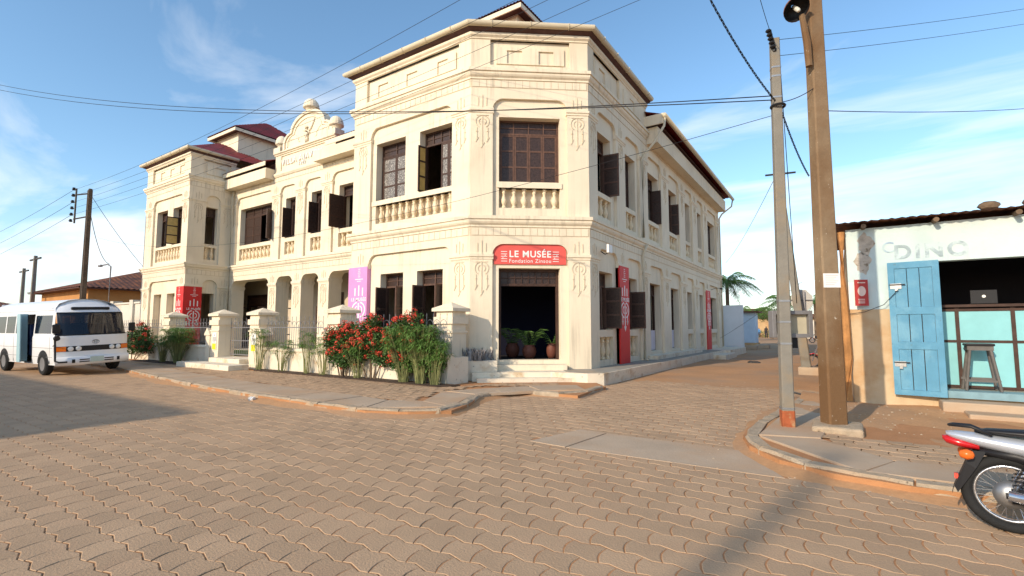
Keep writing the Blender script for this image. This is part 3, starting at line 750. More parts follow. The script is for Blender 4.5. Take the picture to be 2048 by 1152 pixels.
# frieze return of the corner pavilion above the lower wing
m = MB(); m.box(-13.6,-6.9,19.5,19.9,9.6,10.95); m.box(-14.85,-14.45,14.3,19.9,9.6,10.95); m.box(-33.8,-28.6,17.3,17.7,9.6,10.85); m.box(-29.0,-28.6,14.3,17.7,9.6,10.85); obj('pavilion_back_wall', m, MAT['plaster'], mus)
# ---- windows
window(FA, 1.38, 2.51, .70, 3.50, mus, leaves=2, opened={0:92,1:84}, wood='wood2')
window(FA, 3.16, 4.30, .70, 3.50, mus, leaves=2, opened={0:92,1:84}, wood='wood2')
window(FA, *WA2[0], mus, leaves=2, pane='lace')
window(FA, *WA2[1], mus, leaves=4, opened={0:101,('gone',1):1}, pane='lace')
balustrade(FA, 1.05, 4.65, 5.36, 6.0, 11, mus)
window(FH, *HW, mus, leaves=4, wood='wood2')
balustrade(FH, .86, 2.80, 5.37, 6.0, 6, mus)
for i, (a, b) in enumerate(wC):
    window(FC, a, b, *Z2['win'], mus, opened=({3:96} if b-a > 1.6 else {1:96}) if i in (0,2,3) else {}, leaves=2 if b-a < 1.5 else 4, wood='wood2' if i in (0,3) else 'wood')
    balustrade(FC, a, b, *Z2['bal'], 3 if i in (0,1,4,5) else (4 if i < 4 else 7), mus)
    if i in (2,3):
        o = window(FC, a, b, .64, 3.48, mus, leaves=2, opened={('gone',0):1,('gone',1):1}, low=1)
        obj('door_panel', MB().fbox(FC, a+.06, b-.06, -.30, -.26, .66, 1.5), M('pale lilac board', (.62,.60,.66), .7, .04), o)
    else:
        window(FC, a, b, *Z1['win'], mus, opened={0:12,1:97} if i < 2 else {}, leaves=2, wood='wood2')
        balustrade(FC, a, b, *Z1['bal'], 3 if i < 6 else 6, mus)
for i, (a, b) in enumerate(wM2):
    window(FM, a, b, *Z2['win'], mus, opened=({0:96,1:75} if b-a < 1.3 else ({3:110,2:0} if i == 0 else {0:96,('gone',1):1})), leaves=2 if b-a < 1.3 else 4)
    balustrade(FM, a, b, 5.32, 5.97, 3 if b-a < 1.3 else 9, mus)
for i, (a,b,c,d) in enumerate(WL2): window(FL, a, b, c, d, mus, leaves=2, opened={0:101,('gone',1):1} if i == 1 else {('gone',0):1})
balustrade(FL, 1.25, 4.58, 5.32, 6.02, 10, mus)
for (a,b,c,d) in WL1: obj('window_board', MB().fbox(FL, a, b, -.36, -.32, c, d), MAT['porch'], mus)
window(FR, .80, 1.42, *Z2['win'], mus, leaves=2, opened={('gone',0):1,('gone',1):1}); balustrade(FR, .78, 1.40, 5.32, 6.0, 2, mus)
# sills and rails
m = MB()
for F, a, b in ((FA,.86,4.70),(FH,.80,2.86)): m.fbox(F, a, b, -.2, .035, 6.0, 6.17)
obj('sill', m, MAT['trim'], mus)
# ---- entrance: fanlight, frame and dark blue room behind
m = MB(); m.fbox(FH, .87, .95, -.40, -.28, .62, 3.45); m.fbox(FH, 2.69, 2.77, -.40, -.28, .62, 3.45); m.fbox(FH, .95, 2.69, -.40, -.29, 3.37, 3.45); m.fbox(FH, .95, 2.69, -.40, -.29, 2.92, 3.0)
for k in range(1, 8): m.fbox(FH, .95+1.74*k/8-.012, .95+1.74*k/8+.012, -.38, -.30, 3.0, 3.37)
m.fbox(FH, .95, 2.69, -.38, -.30, 3.17, 3.19)
ef = obj('entrance_frame', m, MAT['wood'], mus)
obj('fanlight_pane', MB().fbox(FH, .95, 2.69, -.35, -.34, 3.0, 3.37), MAT['pane'], ef)
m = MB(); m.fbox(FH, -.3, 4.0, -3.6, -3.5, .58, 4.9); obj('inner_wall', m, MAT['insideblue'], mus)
# ---- roofs
def corr(name, e0, e1, r0, r1, parent, mat, pitch=.16, amp=.022, th=0):
    """corrugated sheet; e0-e1 eave, r0-r1 ridge above it, ribs run straight up the slope and stop at the hips"""
    e0, e1, r0, r1 = map(Vector, (e0, e1, r0, r1)); ex = (e1-e0); Ln = ex.length; ex.normalize()
    mid = (r0+r1)/2-e0; sl_ = (mid-ex*mid.dot(ex)); H_ = sl_.length; sl_.normalize(); nn = ex.cross(sl_).normalized()
    if nn.z < 0: nn = -nn
    ta, tb = (r0-e0).dot(ex), (r1-e0).dot(ex)
    n = int(Ln/pitch*4); mb_ = MB(); vs = []
    for i in range(n+1):
        t = Ln*i/n
        h = H_*min(1, t/ta if ta > 1e-6 else 1, (Ln-t)/(Ln-tb) if Ln-tb > 1e-6 else 1)
        o_ = nn*(amp*math.sin(2*math.pi*t/pitch))
        vs.append(e0+ex*t+o_); vs.append(e0+ex*t+sl_*h+o_)
    mb_.add(vs, [(2*i,2*i+2,2*i+3,2*i+1) for i in range(n)])
    return obj(name, mb_, mat, parent, smooth=True, norm=False)
def hip(x0, x1, y0, y1, ze, zr, ridge, mat=MAT['roof'], pitch=.16, faces='SENW', name='roof'):
    """hip roof on a rectangle; ridge = ((xa,ya),(xb,yb)) along x or y"""
    (xa,ya),(xb,yb) = ridge; A = (xa,ya,zr); B = (xb,yb,zr)
    al = abs(xb-xa) >= abs(yb-ya)
    c = [(x0,y0,ze),(x1,y0,ze),(x1,y1,ze),(x0,y1,ze)]
    if al: S = (c[0],c[1],A,B); E = (c[1],c[2],B,B); Nn = (c[2],c[3],B,A); W = (c[3],c[0],A,A)
    else:  S = (c[0],c[1],A,A); E = (c[1],c[2],A,B); Nn = (c[2],c[3],B,B); W = (c[3],c[0],B,A)
    for k, q in zip('SENW', (S,E,Nn,W)):
        if k in faces: corr(name, *q, mus, mat, pitch)
# left pavilion
hip(-34.12, -28.25, 11.72, 17.9, 11.22, 12.9, ((-31.2,14.6),(-31.2,14.9)))
# corner pavilion: five-sided eave, planes meet under the attic room
E_ = [(-15.18,11.57),(-9.29,11.57),(-6.17,14.01),(-6.17,20.1),(-15.18,20.1)]; AP = (-11.2,15.9,13.1)
for i in range(5):
    a, b = E_[i], E_[(i+1)%5]; corr('roof', (*a,11.22), (*b,11.22), AP, AP, mus, MAT['roof'])
# main wing and street wing
corr('roof', (-28.6,13.62,10.22), (-24.36,13.62,10.22), (-28.6,18.2,12.0), (-24.36,18.2,12.0), mus, MAT['roof'])
corr('roof', (-24.36,14.58,10.593), (-19.3,14.58,10.593), (-24.36,18.2,12.0), (-19.3,18.2,12.0), mus, MAT['roof'])
corr('roof', (-19.3,13.62,10.22), (-14.9,13.62,10.22), (-19.3,18.2,12.0), (-14.9,18.2,12.0), mus, MAT['roof'])
corr('roof', (-14.9,22.4,10.22), (-28.6,22.4,10.22), (-14.9,18.2,12.0), (-28.6,18.2,12.0), mus, MAT['roof'])
corr('roof', (-5.62,19.7,10.35), (-5.62,35.3,10.35), (-10.7,19.7,12.2), (-10.7,30.5,12.2), mus, MAT['roof'])
corr('roof', (-5.62,35.3,10.35), (-15.4,35.3,10.35), (-10.7,30.5,12.2), (-10.7,30.5,12.2), mus, MAT['roof'])
corr('roof', (-15.4,35.3,10.35), (-15.4,19.7,10.35), (-10.7,30.5,12.2), (-10.7,19.7,12.2), mus, MAT['roof'])
# fascia boards, long concrete troughs under the lower eaves
m = MB(); m.box(-28.55,-24.3,13.62,13.66,9.98,10.20); obj('fascia', m, MAT['trim'], mus)
m = MB(); m.box(-19.35,-14.9,13.62,13.66,9.98,10.20); obj('fascia', m, MAT['trim'], mus)
m = MB(); m.box(-28.58,-24.34,13.70,14.21,9.34,9.88); obj('trough', m, MAT['plaster'], mus)
m = MB(); m.box(-20.3,-14.86,13.70,14.19,9.42,9.92); obj('trough', m, MAT['plaster'], mus)
m = MB(); m.box(-28.5,-24.3,14.25,14.35,9.6,10.25); m.box(-19.4,-14.9,14.25,14.35,9.6,10.25); obj('eave_wall', m, MAT['soffit'], mus)
m = MB(); m.box(-6.42,-5.92,19.92,34.62,9.30,9.98); obj('trough', m, MAT['plaster'], mus)
m = MB(); m.box(-6.46,-6.36,19.95,34.5,9.98,10.55); obj('eave_wall', m, MAT['soffit'], mus)
m = MB(); m.fbox(Face((-6.4,34.6),(1,0)), 0, .5, 0, 14.6, 10.14, 10.20); obj('eave_boards', m, MAT['soffit'], mus)
def gutter_line(p0, p1, r=.095):
    o = obj('gutter', MB().tube([p0,p1], r, 12), MAT['gutter'], mus, smooth=True); return o
gutter_line((-5.55,19.65,10.28), (-5.55,35.35,10.22))
obj('eave_end_board', MB().box(-6.6,-5.6,19.70,19.76,9.98,10.40), MAT['trim'], mus)
def pipe(pts, r=.05): return obj('downpipe', MB().tube(pts, r, 10), MAT['gutter'], mus, smooth=True)
pipe([(-5.55,19.72,10.2),(-5.58,19.70,9.85),(-5.9,19.35,9.1),(-6.28,19.12,8.55),(-6.33,19.10,8.35),(-6.33,19.10,5.2)]); pipe([(-6.20,19.08,4.9),(-6.30,19.0,4.6),(-6.33,18.98,4.4),(-6.33,18.98,.40),(-6.2,18.95,.37)])
pipe([(-5.55,35.2,10.2),(-5.62,35.1,9.7),(-6.2,34.85,9.2),(-6.36,34.78,8.9),(-6.36,34.75,.4)])
pipe([(-28.25,14.12,9.35),(-28.25,14.05,8.9),(-28.25,14.08,.5)])
# attic rooms
for (x0,x1,y0,y1,ze,zr) in ((-32.75,-30.2,15.2,20.3,13.7,15.3),(-12.35,-9.75,15.1,20.0,13.7,15.3)):
    obj('attic_room', MB().box(x0,x1,y0,y1,11.6,13.62), MAT['trim'], mus)
    e = .45; cx = (x0+x1)/2
    hip(x0-e, x1+e, y0-e, y1+e, ze+.06, zr, ((cx,(y0+y1)/2-.15),(cx,(y0+y1)/2+.15)), pitch=.15)
    m = MB(); m.box(x0-e+.03,x1+e-.03,y0-e+.03,y0-e+.08,13.52,13.70); m.box(x0-e+.03,x1+e-.03,y1+e-.08,y1+e-.03,13.52,13.70); m.box(x0-e+.03,x0-e+.08,y0-e+.08,y1+e-.08,13.52,13.70); m.box(x1+e-.08,x1+e-.03,y0-e+.08,y1+e-.08,13.52,13.70); obj('fascia', m, MAT['trim'], mus)
    obj('eave_boards', MB().box(x0-e+.08,x1+e-.08,y0-e+.08,y1+e-.08,13.62,13.66), MAT['soffit'], mus)
# ---- pediment with its inscription
PD = Face((-24.3,14.3), (1,0)); PY = 14.3-DL
def ped_outline(inset=0):
    c = 2.72; P = []
    w0, w1, r1, zt = 2.02-inset, 1.42-inset*.8, .55-inset*.3, 12.42-inset
    z0 = 10.72+inset*.4
    P.append((c+w0, z0))
    P.append((c+w0, 11.05))
    for k in range(6): a = R(18*k); P.append((c+w1+(w0-w1)*math.cos(a), 11.05+(.52-inset*.4)*math.sin(a)))
    for k in range(13):
        a = R(6+168*k/12); P.append((c+(w1-.02)*math.cos(a), 11.58-inset*.5+(zt-11.58+inset*.5)*math.sin(a)))
    for k in range(5,-1,-1): a = R(18*k); P.append((c-w1-(w0-w1)*math.cos(a), 11.05+(.52-inset*.4)*math.sin(a)))
    P.append((c-w0, 11.05)); P.append((c-w0, z0))
    return P
obj('pediment', MB().fprism(PD, ped_outline(), -.22, DL), MAT['plaster'], mus)
def rim(inset, w_, d):
    A_ = ped_outline(inset); B_ = ped_outline(inset+w_); n = len(A_); m = MB()
    m.add([PD.p(u,DL+d,z) for u,z in A_]+[PD.p(u,DL+d,z) for u,z in B_]+[PD.p(u,DL-.01,z) for u,z in A_]+[PD.p(u,DL-.01,z) for u,z in B_],
          [(i,i+1,n+i+1,n+i) for i in range(n-1)]+[(i,2*n+i,2*n+i+1,i+1) for i in range(n-1)]+[(n+i,n+i+1,3*n+i+1,3*n+i) for i in range(n-1)])
    obj('pediment_moulding', m, MAT['trim'], mus)
rim(.0, .15, .07); rim(.32, .05, .035)
m = MB(); layer(m, PD, 0, 4.95, 9.60, 10.58, [(.5,4.45,9.72,10.50)], -.22, DL); layer(m, PD, .5, 4.45, 9.72, 10.50, [], -.2, .05); obj('name_panel', m, MAT['plaster'], mus)
m = MB(); m.profile(PD, -.05, 5.0, [(0,10.57),(DL+.05,10.58),(DL+.05,10.62),(DL+.12,10.66),(DL+.12,10.72),(0,10.74)]); m.profile(PD, -.03, 4.98, [(0,9.40),(DL+.04,9.42),(DL+.10,9.52),(DL+.10,9.60),(0,9.62)]); obj('cornice', m, MAT['trim'], mus)
def finial(u, z, r, base=True):
    q = PD.p(u, -.06, z)
    m = MB()
    if base: m.box(q[0]-.30,q[0]+.30,q[1]-.28,q[1]+.24,z-.02,z+.26)
    b0 = .26 if base else 0
    m.lathe([(r*.62,b0),(r*.58,b0+.08),(r*.75,b0+.16),(r*1.05,b0+.22),(r*1.08,b0+.28),(r,b0+.30),(r*.98,b0+.40),(r*.86,b0+.52),(r*.6,b0+.63),(r*.28,b0+.69),(.02,b0+.71)], q, 16)
    obj('finial', m, MAT['trim'], mus)
finial(.25, 10.72, .30); finial(4.75, 10.72, .33); finial(2.72, 12.36, .37, False)
text('VILLA AJAVON', .43, (-22.05, PY-.0+.045, 9.98), (R(90),0,0), MAT['white'], mus, 'villa_lettering', .06, spacing=1.25)
text('1922', .27, (-22.0, PY+.045, 9.75), (R(90),0,0), MAT['white'], mus, 'year_lettering', .05, spacing=1.2)
# winged figure in relief and side scrolls
sk = MB(); c0 = 2.72
def rel(pts, r, seg=8): sk.tube([PD.p(u, d+DL, z) for u,d,z in pts], r, seg)
rel([(c0,.05,10.98),(c0,.06,11.10),(c0,.07,11.25),(c0,.07,11.36),(c0,.06,11.42)], [.06,.085,.10,.095,.05])
rel([(c0,.07,11.42),(c0,.08,11.48),(c0,.08,11.55),(c0,.07,11.62)], [.04,.085,.09,.03])
for s_ in (-1,1):
    rel([(c0+s_*.05,.05,11.02),(c0+s_*.06,.06,10.90),(c0+s_*.06,.05,10.76)], [.055,.045,.03])
    rel([(c0+s_*.09,.06,11.34),(c0+s_*.2,.05,11.26),(c0+s_*.12,.07,11.15)], [.04,.035,.03])
sk.fprism(PD, [(c0+.06,11.30),(c0+.30,11.38),(c0+.55,11.75),(c0+.60,12.02),(c0+.36,11.72),(c0+.14,11.50)], DL-.01, DL+.05)
sk.fprism(PD, [(c0-.06,11.40),(c0-.16,11.50),(c0-.42,11.56),(c0-.30,11.42),(c0-.14,11.30)], DL-.01, DL+.045)
obj('relief_figure', sk, MAT['trim'], mus, smooth=True)
m = MB()
for s_ in (-1,1):
    pts = [(c0+s_*x, .02, z) for x,z in ((.62,10.98),(.74,10.98),(.78,11.06),(.70,11.14),(.80,11.22),(.92,11.36),(1.05,11.42))]
    m.tube([PD.p(u,d+DL-.02,z) for u,d,z in pts], .028, 6)
    m.tube([PD.p(c0+s_*x,DL,z) for x,z in ((1.2,11.18),(1.32,11.24),(1.5,11.22),(1.56,11.05),(1.56,10.9))], .025, 6)
obj('relief_scroll', m, MAT['trim'], mus)
# ---- platform and steps
pl = MB()
pl.prism([(-5.5,12.95),(-5.5,30.0),(-6.55,30.0),(-6.55,14.1),(-9.3,11.85),(-8.72,11.12),(-6.95,12.52),(-5.85,12.62)], -.05, PZ)
pl.prism([(-5.5,30.0),(-5.2,30.3),(-5.2,36.0),(-7.2,36.0),(-7.2,34.62),(-6.55,34.62),(-6.55,30.0)], -.05, PZ-.002)
pw = obj('platform', pl, MAT['base'], mus)
cv = MB().prism([(-5.56,13.0),(-5.56,29.98),(-6.49,29.98),(-6.49,14.16),(-7.1,13.5),(-6.6,12.8),(-5.95,12.68)], PZ, PZ+.006); obj('platform_floor', cv, MAT['floorcem'], mus)
st = MB(); st.fbox(FH, .75, 2.90, .02, .45, PZ, .50); obj('entrance_step', st, MAT['trim'], mus)
st = MB(); st.fbox(FH, .2, 3.35, .98, 1.36, .0, .20); obj('entrance_step', st, MAT['base'], mus)
st = MB(); st.box(-6.5,-6.02,19.6,27.2,PZ+.003,.50); obj('side_step', st, MAT['base'], mus)
st = MB(); st.box(-5.5,-4.9,27.3,30.6,-.05,.2); obj('side_step', st, MAT['base'], mus)
# ---------------------------------------------------------------- sign, banners, lamps on the museum
def rotf(F): return (R(90), 0, F.ang)
sg = empty('museum_sign', FH.p(1.83, .03, 3.56), 0, 'coral red round-topped sign with white lettering above the corner entrance', 'sign')
P = [(.70,3.57),(2.97,3.57),(2.97,3.95)]+[(2.97-.24+.24*math.cos(R(a)), 3.95+.24*math.sin(R(a))) for a in range(15,91,15)]+[(.70+.24-.24*math.sin(R(a)), 3.95+.24*math.cos(R(a))) for a in range(0,91,15)]
obj('board', MB().fprism(FH, P, .005, .045), MAT['redsign'], sg)
text('LE MUSÉE', .285, FH.p(1.84,.047,3.80), rotf(FH), MAT['white'], sg, 'lettering', .004, spacing=1.12, bold=.006)
text('Fondation Zinsou', .165, FH.p(1.84,.047,3.625), rotf(FH), MAT['white'], sg, 'lettering', .004, spacing=1.12)
for u in (.93, 2.55):
    m = MB()
    for k in range(5):
        z = 3.66+k*.075; m.fbox(FH, u, u+.19, .044, .05, z, z+.018)
    m.fbox(FH, u+.05, u+.07, .044, .05, 3.73, 3.79); m.fbox(FH, u+.12, u+.14, .044, .05, 3.81, 3.87)
    obj('bar_emblem', m, MAT['white'], sg)
def emblem(F, u, zt, w_, d, parent):
    """three bars, LE MUSEE, shield with arrows"""
    k = w_/.8; m = MB(); e = d+.005
    for x, a, b in ((-.19,-.34,-.05),(0,-.34,.04),(.19,-.34,-.05)): m.fbox(F, u+x*k-.028*k, u+x*k+.028*k, d-.004, e, zt+a, zt+b)
    m.fbox(F, u-.03*k, u+.03*k, d-.004, e, zt-1.45, zt-.60)
    m.fprism(F, [(u-.10*k,zt-1.42),(u,zt-1.60),(u+.10*k,zt-1.42)], d-.004, e)
    for s_ in (-1,1):
        for r0, r1 in ((.29,.24),(.145,.105)):
            n = 9; A_ = [(u+s_*(.05+r0*math.sin(R(8+164*i/n)))*k, zt-.84+.30/.30*r0*math.cos(R(8+164*i/n))) for i in range(n+1)]; B_ = [(u+s_*(.05+r1*math.sin(R(8+164*i/n)))*k, zt-.84+r1*math.cos(R(8+164*i/n))) for i in range(n+1)]
            for i in range(n): m.fprism(F, [A_[i],A_[i+1],B_[i+1],B_[i]], d-.004, e)
        m.fbox(F, u+s_*.2*k-.022*k, u+s_*.2*k+.022*k, d-.004, e, zt-1.30, zt-1.08)
        m.fprism(F, [(u+s_*.2*k-.07*k,zt-1.22),(u+s_*.2*k,zt-1.38),(u+s_*.2*k+.07*k,zt-1.22)], d-.004, e)
    obj('emblem', m, MAT['white'], parent)
    text('LE MUSÉE', .165*k, F.p(u, d+.002, zt-.53), rotf(F), MAT['white'], parent, 'lettering', .003, spacing=1.1, bold=.003)
    m = MB()
    for i, hw in enumerate((.05,.05,.07,.05,.06)): m.fbox(F, u-hw*k, u+hw*k, d-.004, e, zt+.62-i*.07, zt+.64-i*.07)
    m.fbox(F, u-.2*k, u+.2*k, d-.004, e, zt+.25, zt+.275); m.fbox(F, u-.1*k, u+.1*k, d-.004, e, zt+.18, zt+.2)
    obj('small_print', m, MAT['white'], parent)
def banner(F, u0, u1, z0, z1, mat, label, corner=None, emb=True):
    b = empty('banner', F.p((u0+u1)/2, DL, z0), 0, label, 'banner', 'banners wrapped round the museum pilasters')
    m = MB()
    if corner:
        G, v1 = corner
        m.fbox(F, u0, F.L, .004, DL+.055, z0, z1); m.fbox(G, 0, v1, .004, DL+.055, z0, z1)
    else: m.fbox(F, u0, u1, .004, DL+.055, z0, z1)
    obj('cloth', m, mat, b)
    if emb:
        emblem(F, (u0+u1)/2, z0+(z1-z0)*.79, u1-u0, DL+.056, b)
        if corner: emblem(corner[0], corner[1]/2, z0+(z1-z0)*.79, corner[1], DL+.056, b)
    return b
banner(FL, 4.52, 5.2, .45, 3.79, MAT['red'], 'red banner wrapped round the corner pilaster of the left pavilion', (FR, .74))
banner(FA, .0, .86, .45, 3.80, MAT['pink'], 'magenta pink banner on the pilaster beside the arcade')
banner(FC, 2.30, 3.22, .35, 3.80, MAT['red'], 'red banner on the shaded side wall nearest the corner entrance')
banner(FC, 16.0, 17.05, .35, 3.80, MAT['red'], 'red banner far down the shaded side wall near its end')
fl = empty('floodlight', (-6.3,14.95,4.1), 0, 'white floodlight on a bracket high on the shaded side wall', 'lamp')
obj('housing', MB().box(-6.13,-6.05,14.78,15.10,4.02,4.30), MAT['white'], fl, bevel=.02)
obj('bracket', MB().tube([(-6.39,14.94,4.1),(-6.25,14.94,4.0),(-6.10,14.94,4.05),(-6.10,14.94,4.15)], .02, 6), MAT['iron'], fl)
fl = empty('wall_lamp', (-6.3,31.5,3.9), 0, 'thin bent wall lamp arm above the far red banner', 'lamp')
obj('arm', MB().tube([(-6.38,31.5,3.9),(-6.1,31.5,4.0),(-5.8,31.5,3.98)], .015, 6), MAT['iron'], fl)
obj('lamp_head', MB().lathe([(.02,.06),(.06,.03),(.08,-.04),(.01,-.05)], (-5.78,31.5,3.95), 10), MAT['iron'], fl)
# pots with palms inside the entrance, pot on the porch
def pot(name, loc, r, h, mat, label, plant=0, seed=1):
    t = empty(name, loc, 0, label, 'pot')
    obj('body', MB().lathe([(r*.6,0),(r*.85,h*.2),(r,h*.5),(r*.92,h*.78),(r*.7,h*.9),(r*.78,h),(r*.66,h),(r*.6,h*.88)], loc, 16), mat, t, smooth=True)
    if plant:
        rr_ = random.Random(seed); m = MB()
        for i in range(plant):
            a = rr_.uniform(0,6.28); ln = rr_.uniform(.5,.95); pr_ = None
            pts = [(loc[0]+math.cos(a)*ln*t_*.8, loc[1]+math.sin(a)*ln*t_*.8, loc[2]+h*.9+ln*(1.5*t_-t_*t_*.9)) for t_ in (0,.25,.5,.75,1)]
            m.tube(pts, .008, 4)
            for q in range(1, 12):
                t_ = q/12; c_ = Vector((loc[0]+math.cos(a)*ln*t_*.8, loc[1]+math.sin(a)*ln*t_*.8, loc[2]+h*.9+ln*(1.5*t_-t_*t_*.9)))
                for s_ in (-1,1):
                    dd = Vector((math.cos(a+s_*1.0), math.sin(a+s_*1.0), -.25))*.20; wv = Vector((0,0,.012))
                    m.add([c_-wv, c_+dd*.5+wv, c_+dd, c_+dd*.5-wv], [(0,1,2,3)])
        obj('fronds', m, MAT['leaf'], t, norm=False)
    return t
q = FH.p(1.95,-1.3,.58); pot('clay_pot', q, .24, .46, MAT['pot'], 'round clay pot with small palm inside the museum entrance, centre', 9, 2)
q = FH.p(1.45,-2.1,.58); pot('clay_pot', q, .25, .5, MAT['pot'], 'dark clay pot deeper inside the museum entrance, left of the other pots', 8, 5)
q = FH.p(2.75,-1.5,.58); pot('clay_pot', q, .2, .5, MAT['pot'], 'clay pot with tall plant at the right jamb of the museum entrance', 9, 8)
pot('clay_jar', (-14.75,11.35,.42), .20, 1.35, MAT['clay'], 'tall orange clay jar beside the magenta banner')

# ---------------------------------------------------------------- street fence
fence = empty('street_fence', (-15,10.1,.1), 0, 'low cream wall with capped posts and iron railings in front of the museum', 'fence')
WY0, WY1 = 10.0, 10.24
def post(cx, cy, s_=.64, zt=2.36, z0=.1, sh=0, group=True):
    m = MB(); h = s_/2
    def sq(a, z0_, z1_): m.box(cx-a,cx+a,cy-a,cy+a,z0_,z1_)
    sq(h+.05, z0, .26); sq(h, .26, 1.46); sq(h+.03, 1.46, 1.52); sq(h-.01, 1.52, 1.72); sq(h+.05, 1.72, 1.92); sq(h-.01, 1.92, 2.08); sq(h+.09, 2.08, 2.17)
    a = h+.09
    m.add([(cx-a,cy-a,2.172),(cx+a,cy-a,2.172),(cx+a,cy+a,2.172),(cx-a,cy+a,2.172),(cx,cy,zt)], [(0,1,4),(1,2,4),(2,3,4),(3,0,4),(0,3,2,1)])
    obj('post', m, MAT['trim'], fence)
    for sd in ((1,-1) if sh == 2 else (sh,) if sh else ()):
        x0, x1 = (cx+h, cx+h+.34) if sd > 0 else (cx-h-.34, cx-h)
        g = Face((x0, WY0-.03), (1,0)); w_ = x1-x0
        m = MB(); m.fprism(g, [(0,.12),(w_,.12),(w_,1.30),(0,1.30)], -.34, .0)
        zz = [(0-.05,1.30),(w_+.05,1.30),(w_+.05,1.36),(w_*.5+.02,1.60),(w_*.5-.02,1.60),(-.05,1.36)]
        m.fprism(g, zz, -.38, .04); obj('shoulder', m, MAT['trim'], fence)
post(-25.4, 10.32, sh=1); post(-21.0, 10.32, sh=-1); post(-18.1, 10.32, sh=1); post(-13.45, 10.32, sh=2); post(-9.45, 11.05, .62)
def low_wall(x0, x1):
    m = MB(); m.box(x0, x1, WY0, WY1, .08, .80); obj('wall', m, MAT['base'], fence)
    m = MB(); g = Face((x0, WY0), (1,0)); m.profile(g, 0, x1-x0, [(-.27,.80),(.04,.80),(.04,.85),(-.02,.90),(-.22,.90),(-.27,.85)]); obj('coping', m, MAT['trim'], fence)
def railing(x0, x1, y=10.12):
    m = MB(); n = round((x1-x0)/.125)
    for i in range(n+1):
        x = x0+(x1-x0)*i/n; top = 1.72 if i % 2 else 1.95
        m.tube([(x,y,.88),(x,y,top)], .009, 4)
        if i % 2 == 0: m.tube([(x,y,top),(x,y,top+.07)], [.014,.002], 4)
    for z in (1.02, 1.62): m.box(x0,x1,y-.006,y+.006,z-.014,z+.014)
    for i in range(0, n-1, 2):
        xa = x0+(x1-x0)*i/n; xb = x0+(x1-x0)*min(i+2,n)/n; c_ = (xa+xb)/2; r_ = (xb-xa)/2
        m.tube([(c_+r_*math.cos(R(a)), y, 1.66+r_*1.4*math.sin(R(a))) for a in range(0,181,30)], .008, 4)
    obj('railing', m, MAT['greyiron'], fence)
for x0, x1 in ((-34,-25.7),(-25.06,-21.3),(-17.78,-13.75),(-13.12,-8.66)): low_wall(x0, x1)
low_wall_r = MB().box(-8.9,-8.68,10.245,10.9,.08,.8); obj('wall', low_wall_r, MAT['base'], fence)
for x0, x1 in ((-33.5,-25.75),(-24.7,-21.72),(-17.4,-14.15),(-12.75,-8.8)): railing(x0, x1)
for cx in (-20.97,-18.07):   # notices on the gate posts
    nb = empty('notice', (cx,9.985,.85), 0, 'white and yellow notice on the gate post %s the gate' % ('left of' if cx < -20 else 'right of'), 'sign', 'notices on the gate posts')
    obj('sheet', MB().box(cx-.16,cx+.16,9.978,9.996,.72,1.42), MAT['white'], nb)
    obj('yellow_panel', MB().box(cx-.14,cx+.14,9.972,9.979,.74,.98), M('yellow print', (.75,.66,.03), .6, .03), nb)
    m = MB()
    for dx in (-.09,0,.09): m.box(cx+dx-.014,cx+dx+.014,9.973,9.979,1.08,1.24)
    m.box(cx-.012,cx+.012,9.973,9.979,1.28,1.34); m.lathe([(.05,-.003),(.05,.003)], (cx,9.976,1.05), 10); obj('symbol', m, MAT['iron'], nb)
gate = empty('garden_gate', (-19.5,10.3,.45), 0, 'grey iron gate with hooped bars between the two gate posts', 'gate')
m = MB()
for i in range(17):
    x = -20.62+i*.14; t_ = 2.0 if i % 2 == 0 else 1.75; m.tube([(x,10.45,.52),(x,10.45,t_)], .010, 4)
obj('bar_panel', m, MAT['greyiron'], gate)
m = MB()
for z in (.55,1.1,1.62): m.box(-20.64,-18.36,10.442,10.458,z-.018,z+.018)
obj('gate_frame', m, MAT['greyiron'], gate)
m = MB()
for i in range(0,16,2):
    xa = -20.62+i*.14; m.tube([(xa+.14+.14*math.cos(R(a)),10.45,1.66+.2*math.sin(R(a))) for a in range(0,181,30)], .009, 4)
obj('hoops', m, MAT['greyiron'], gate)
stp = empty('garden_steps', (-19.6,9.6,.12), 0, 'two worn concrete steps up to the garden gate', 'steps')
obj('step', MB().box(-21.7,-17.75,8.95,9.68,.06,.29), MAT['base'], stp, bevel=.02)
obj('step', MB().box(-20.68,-18.42,9.66,10.7,.06,.45), MAT['base'], stp, bevel=.02)

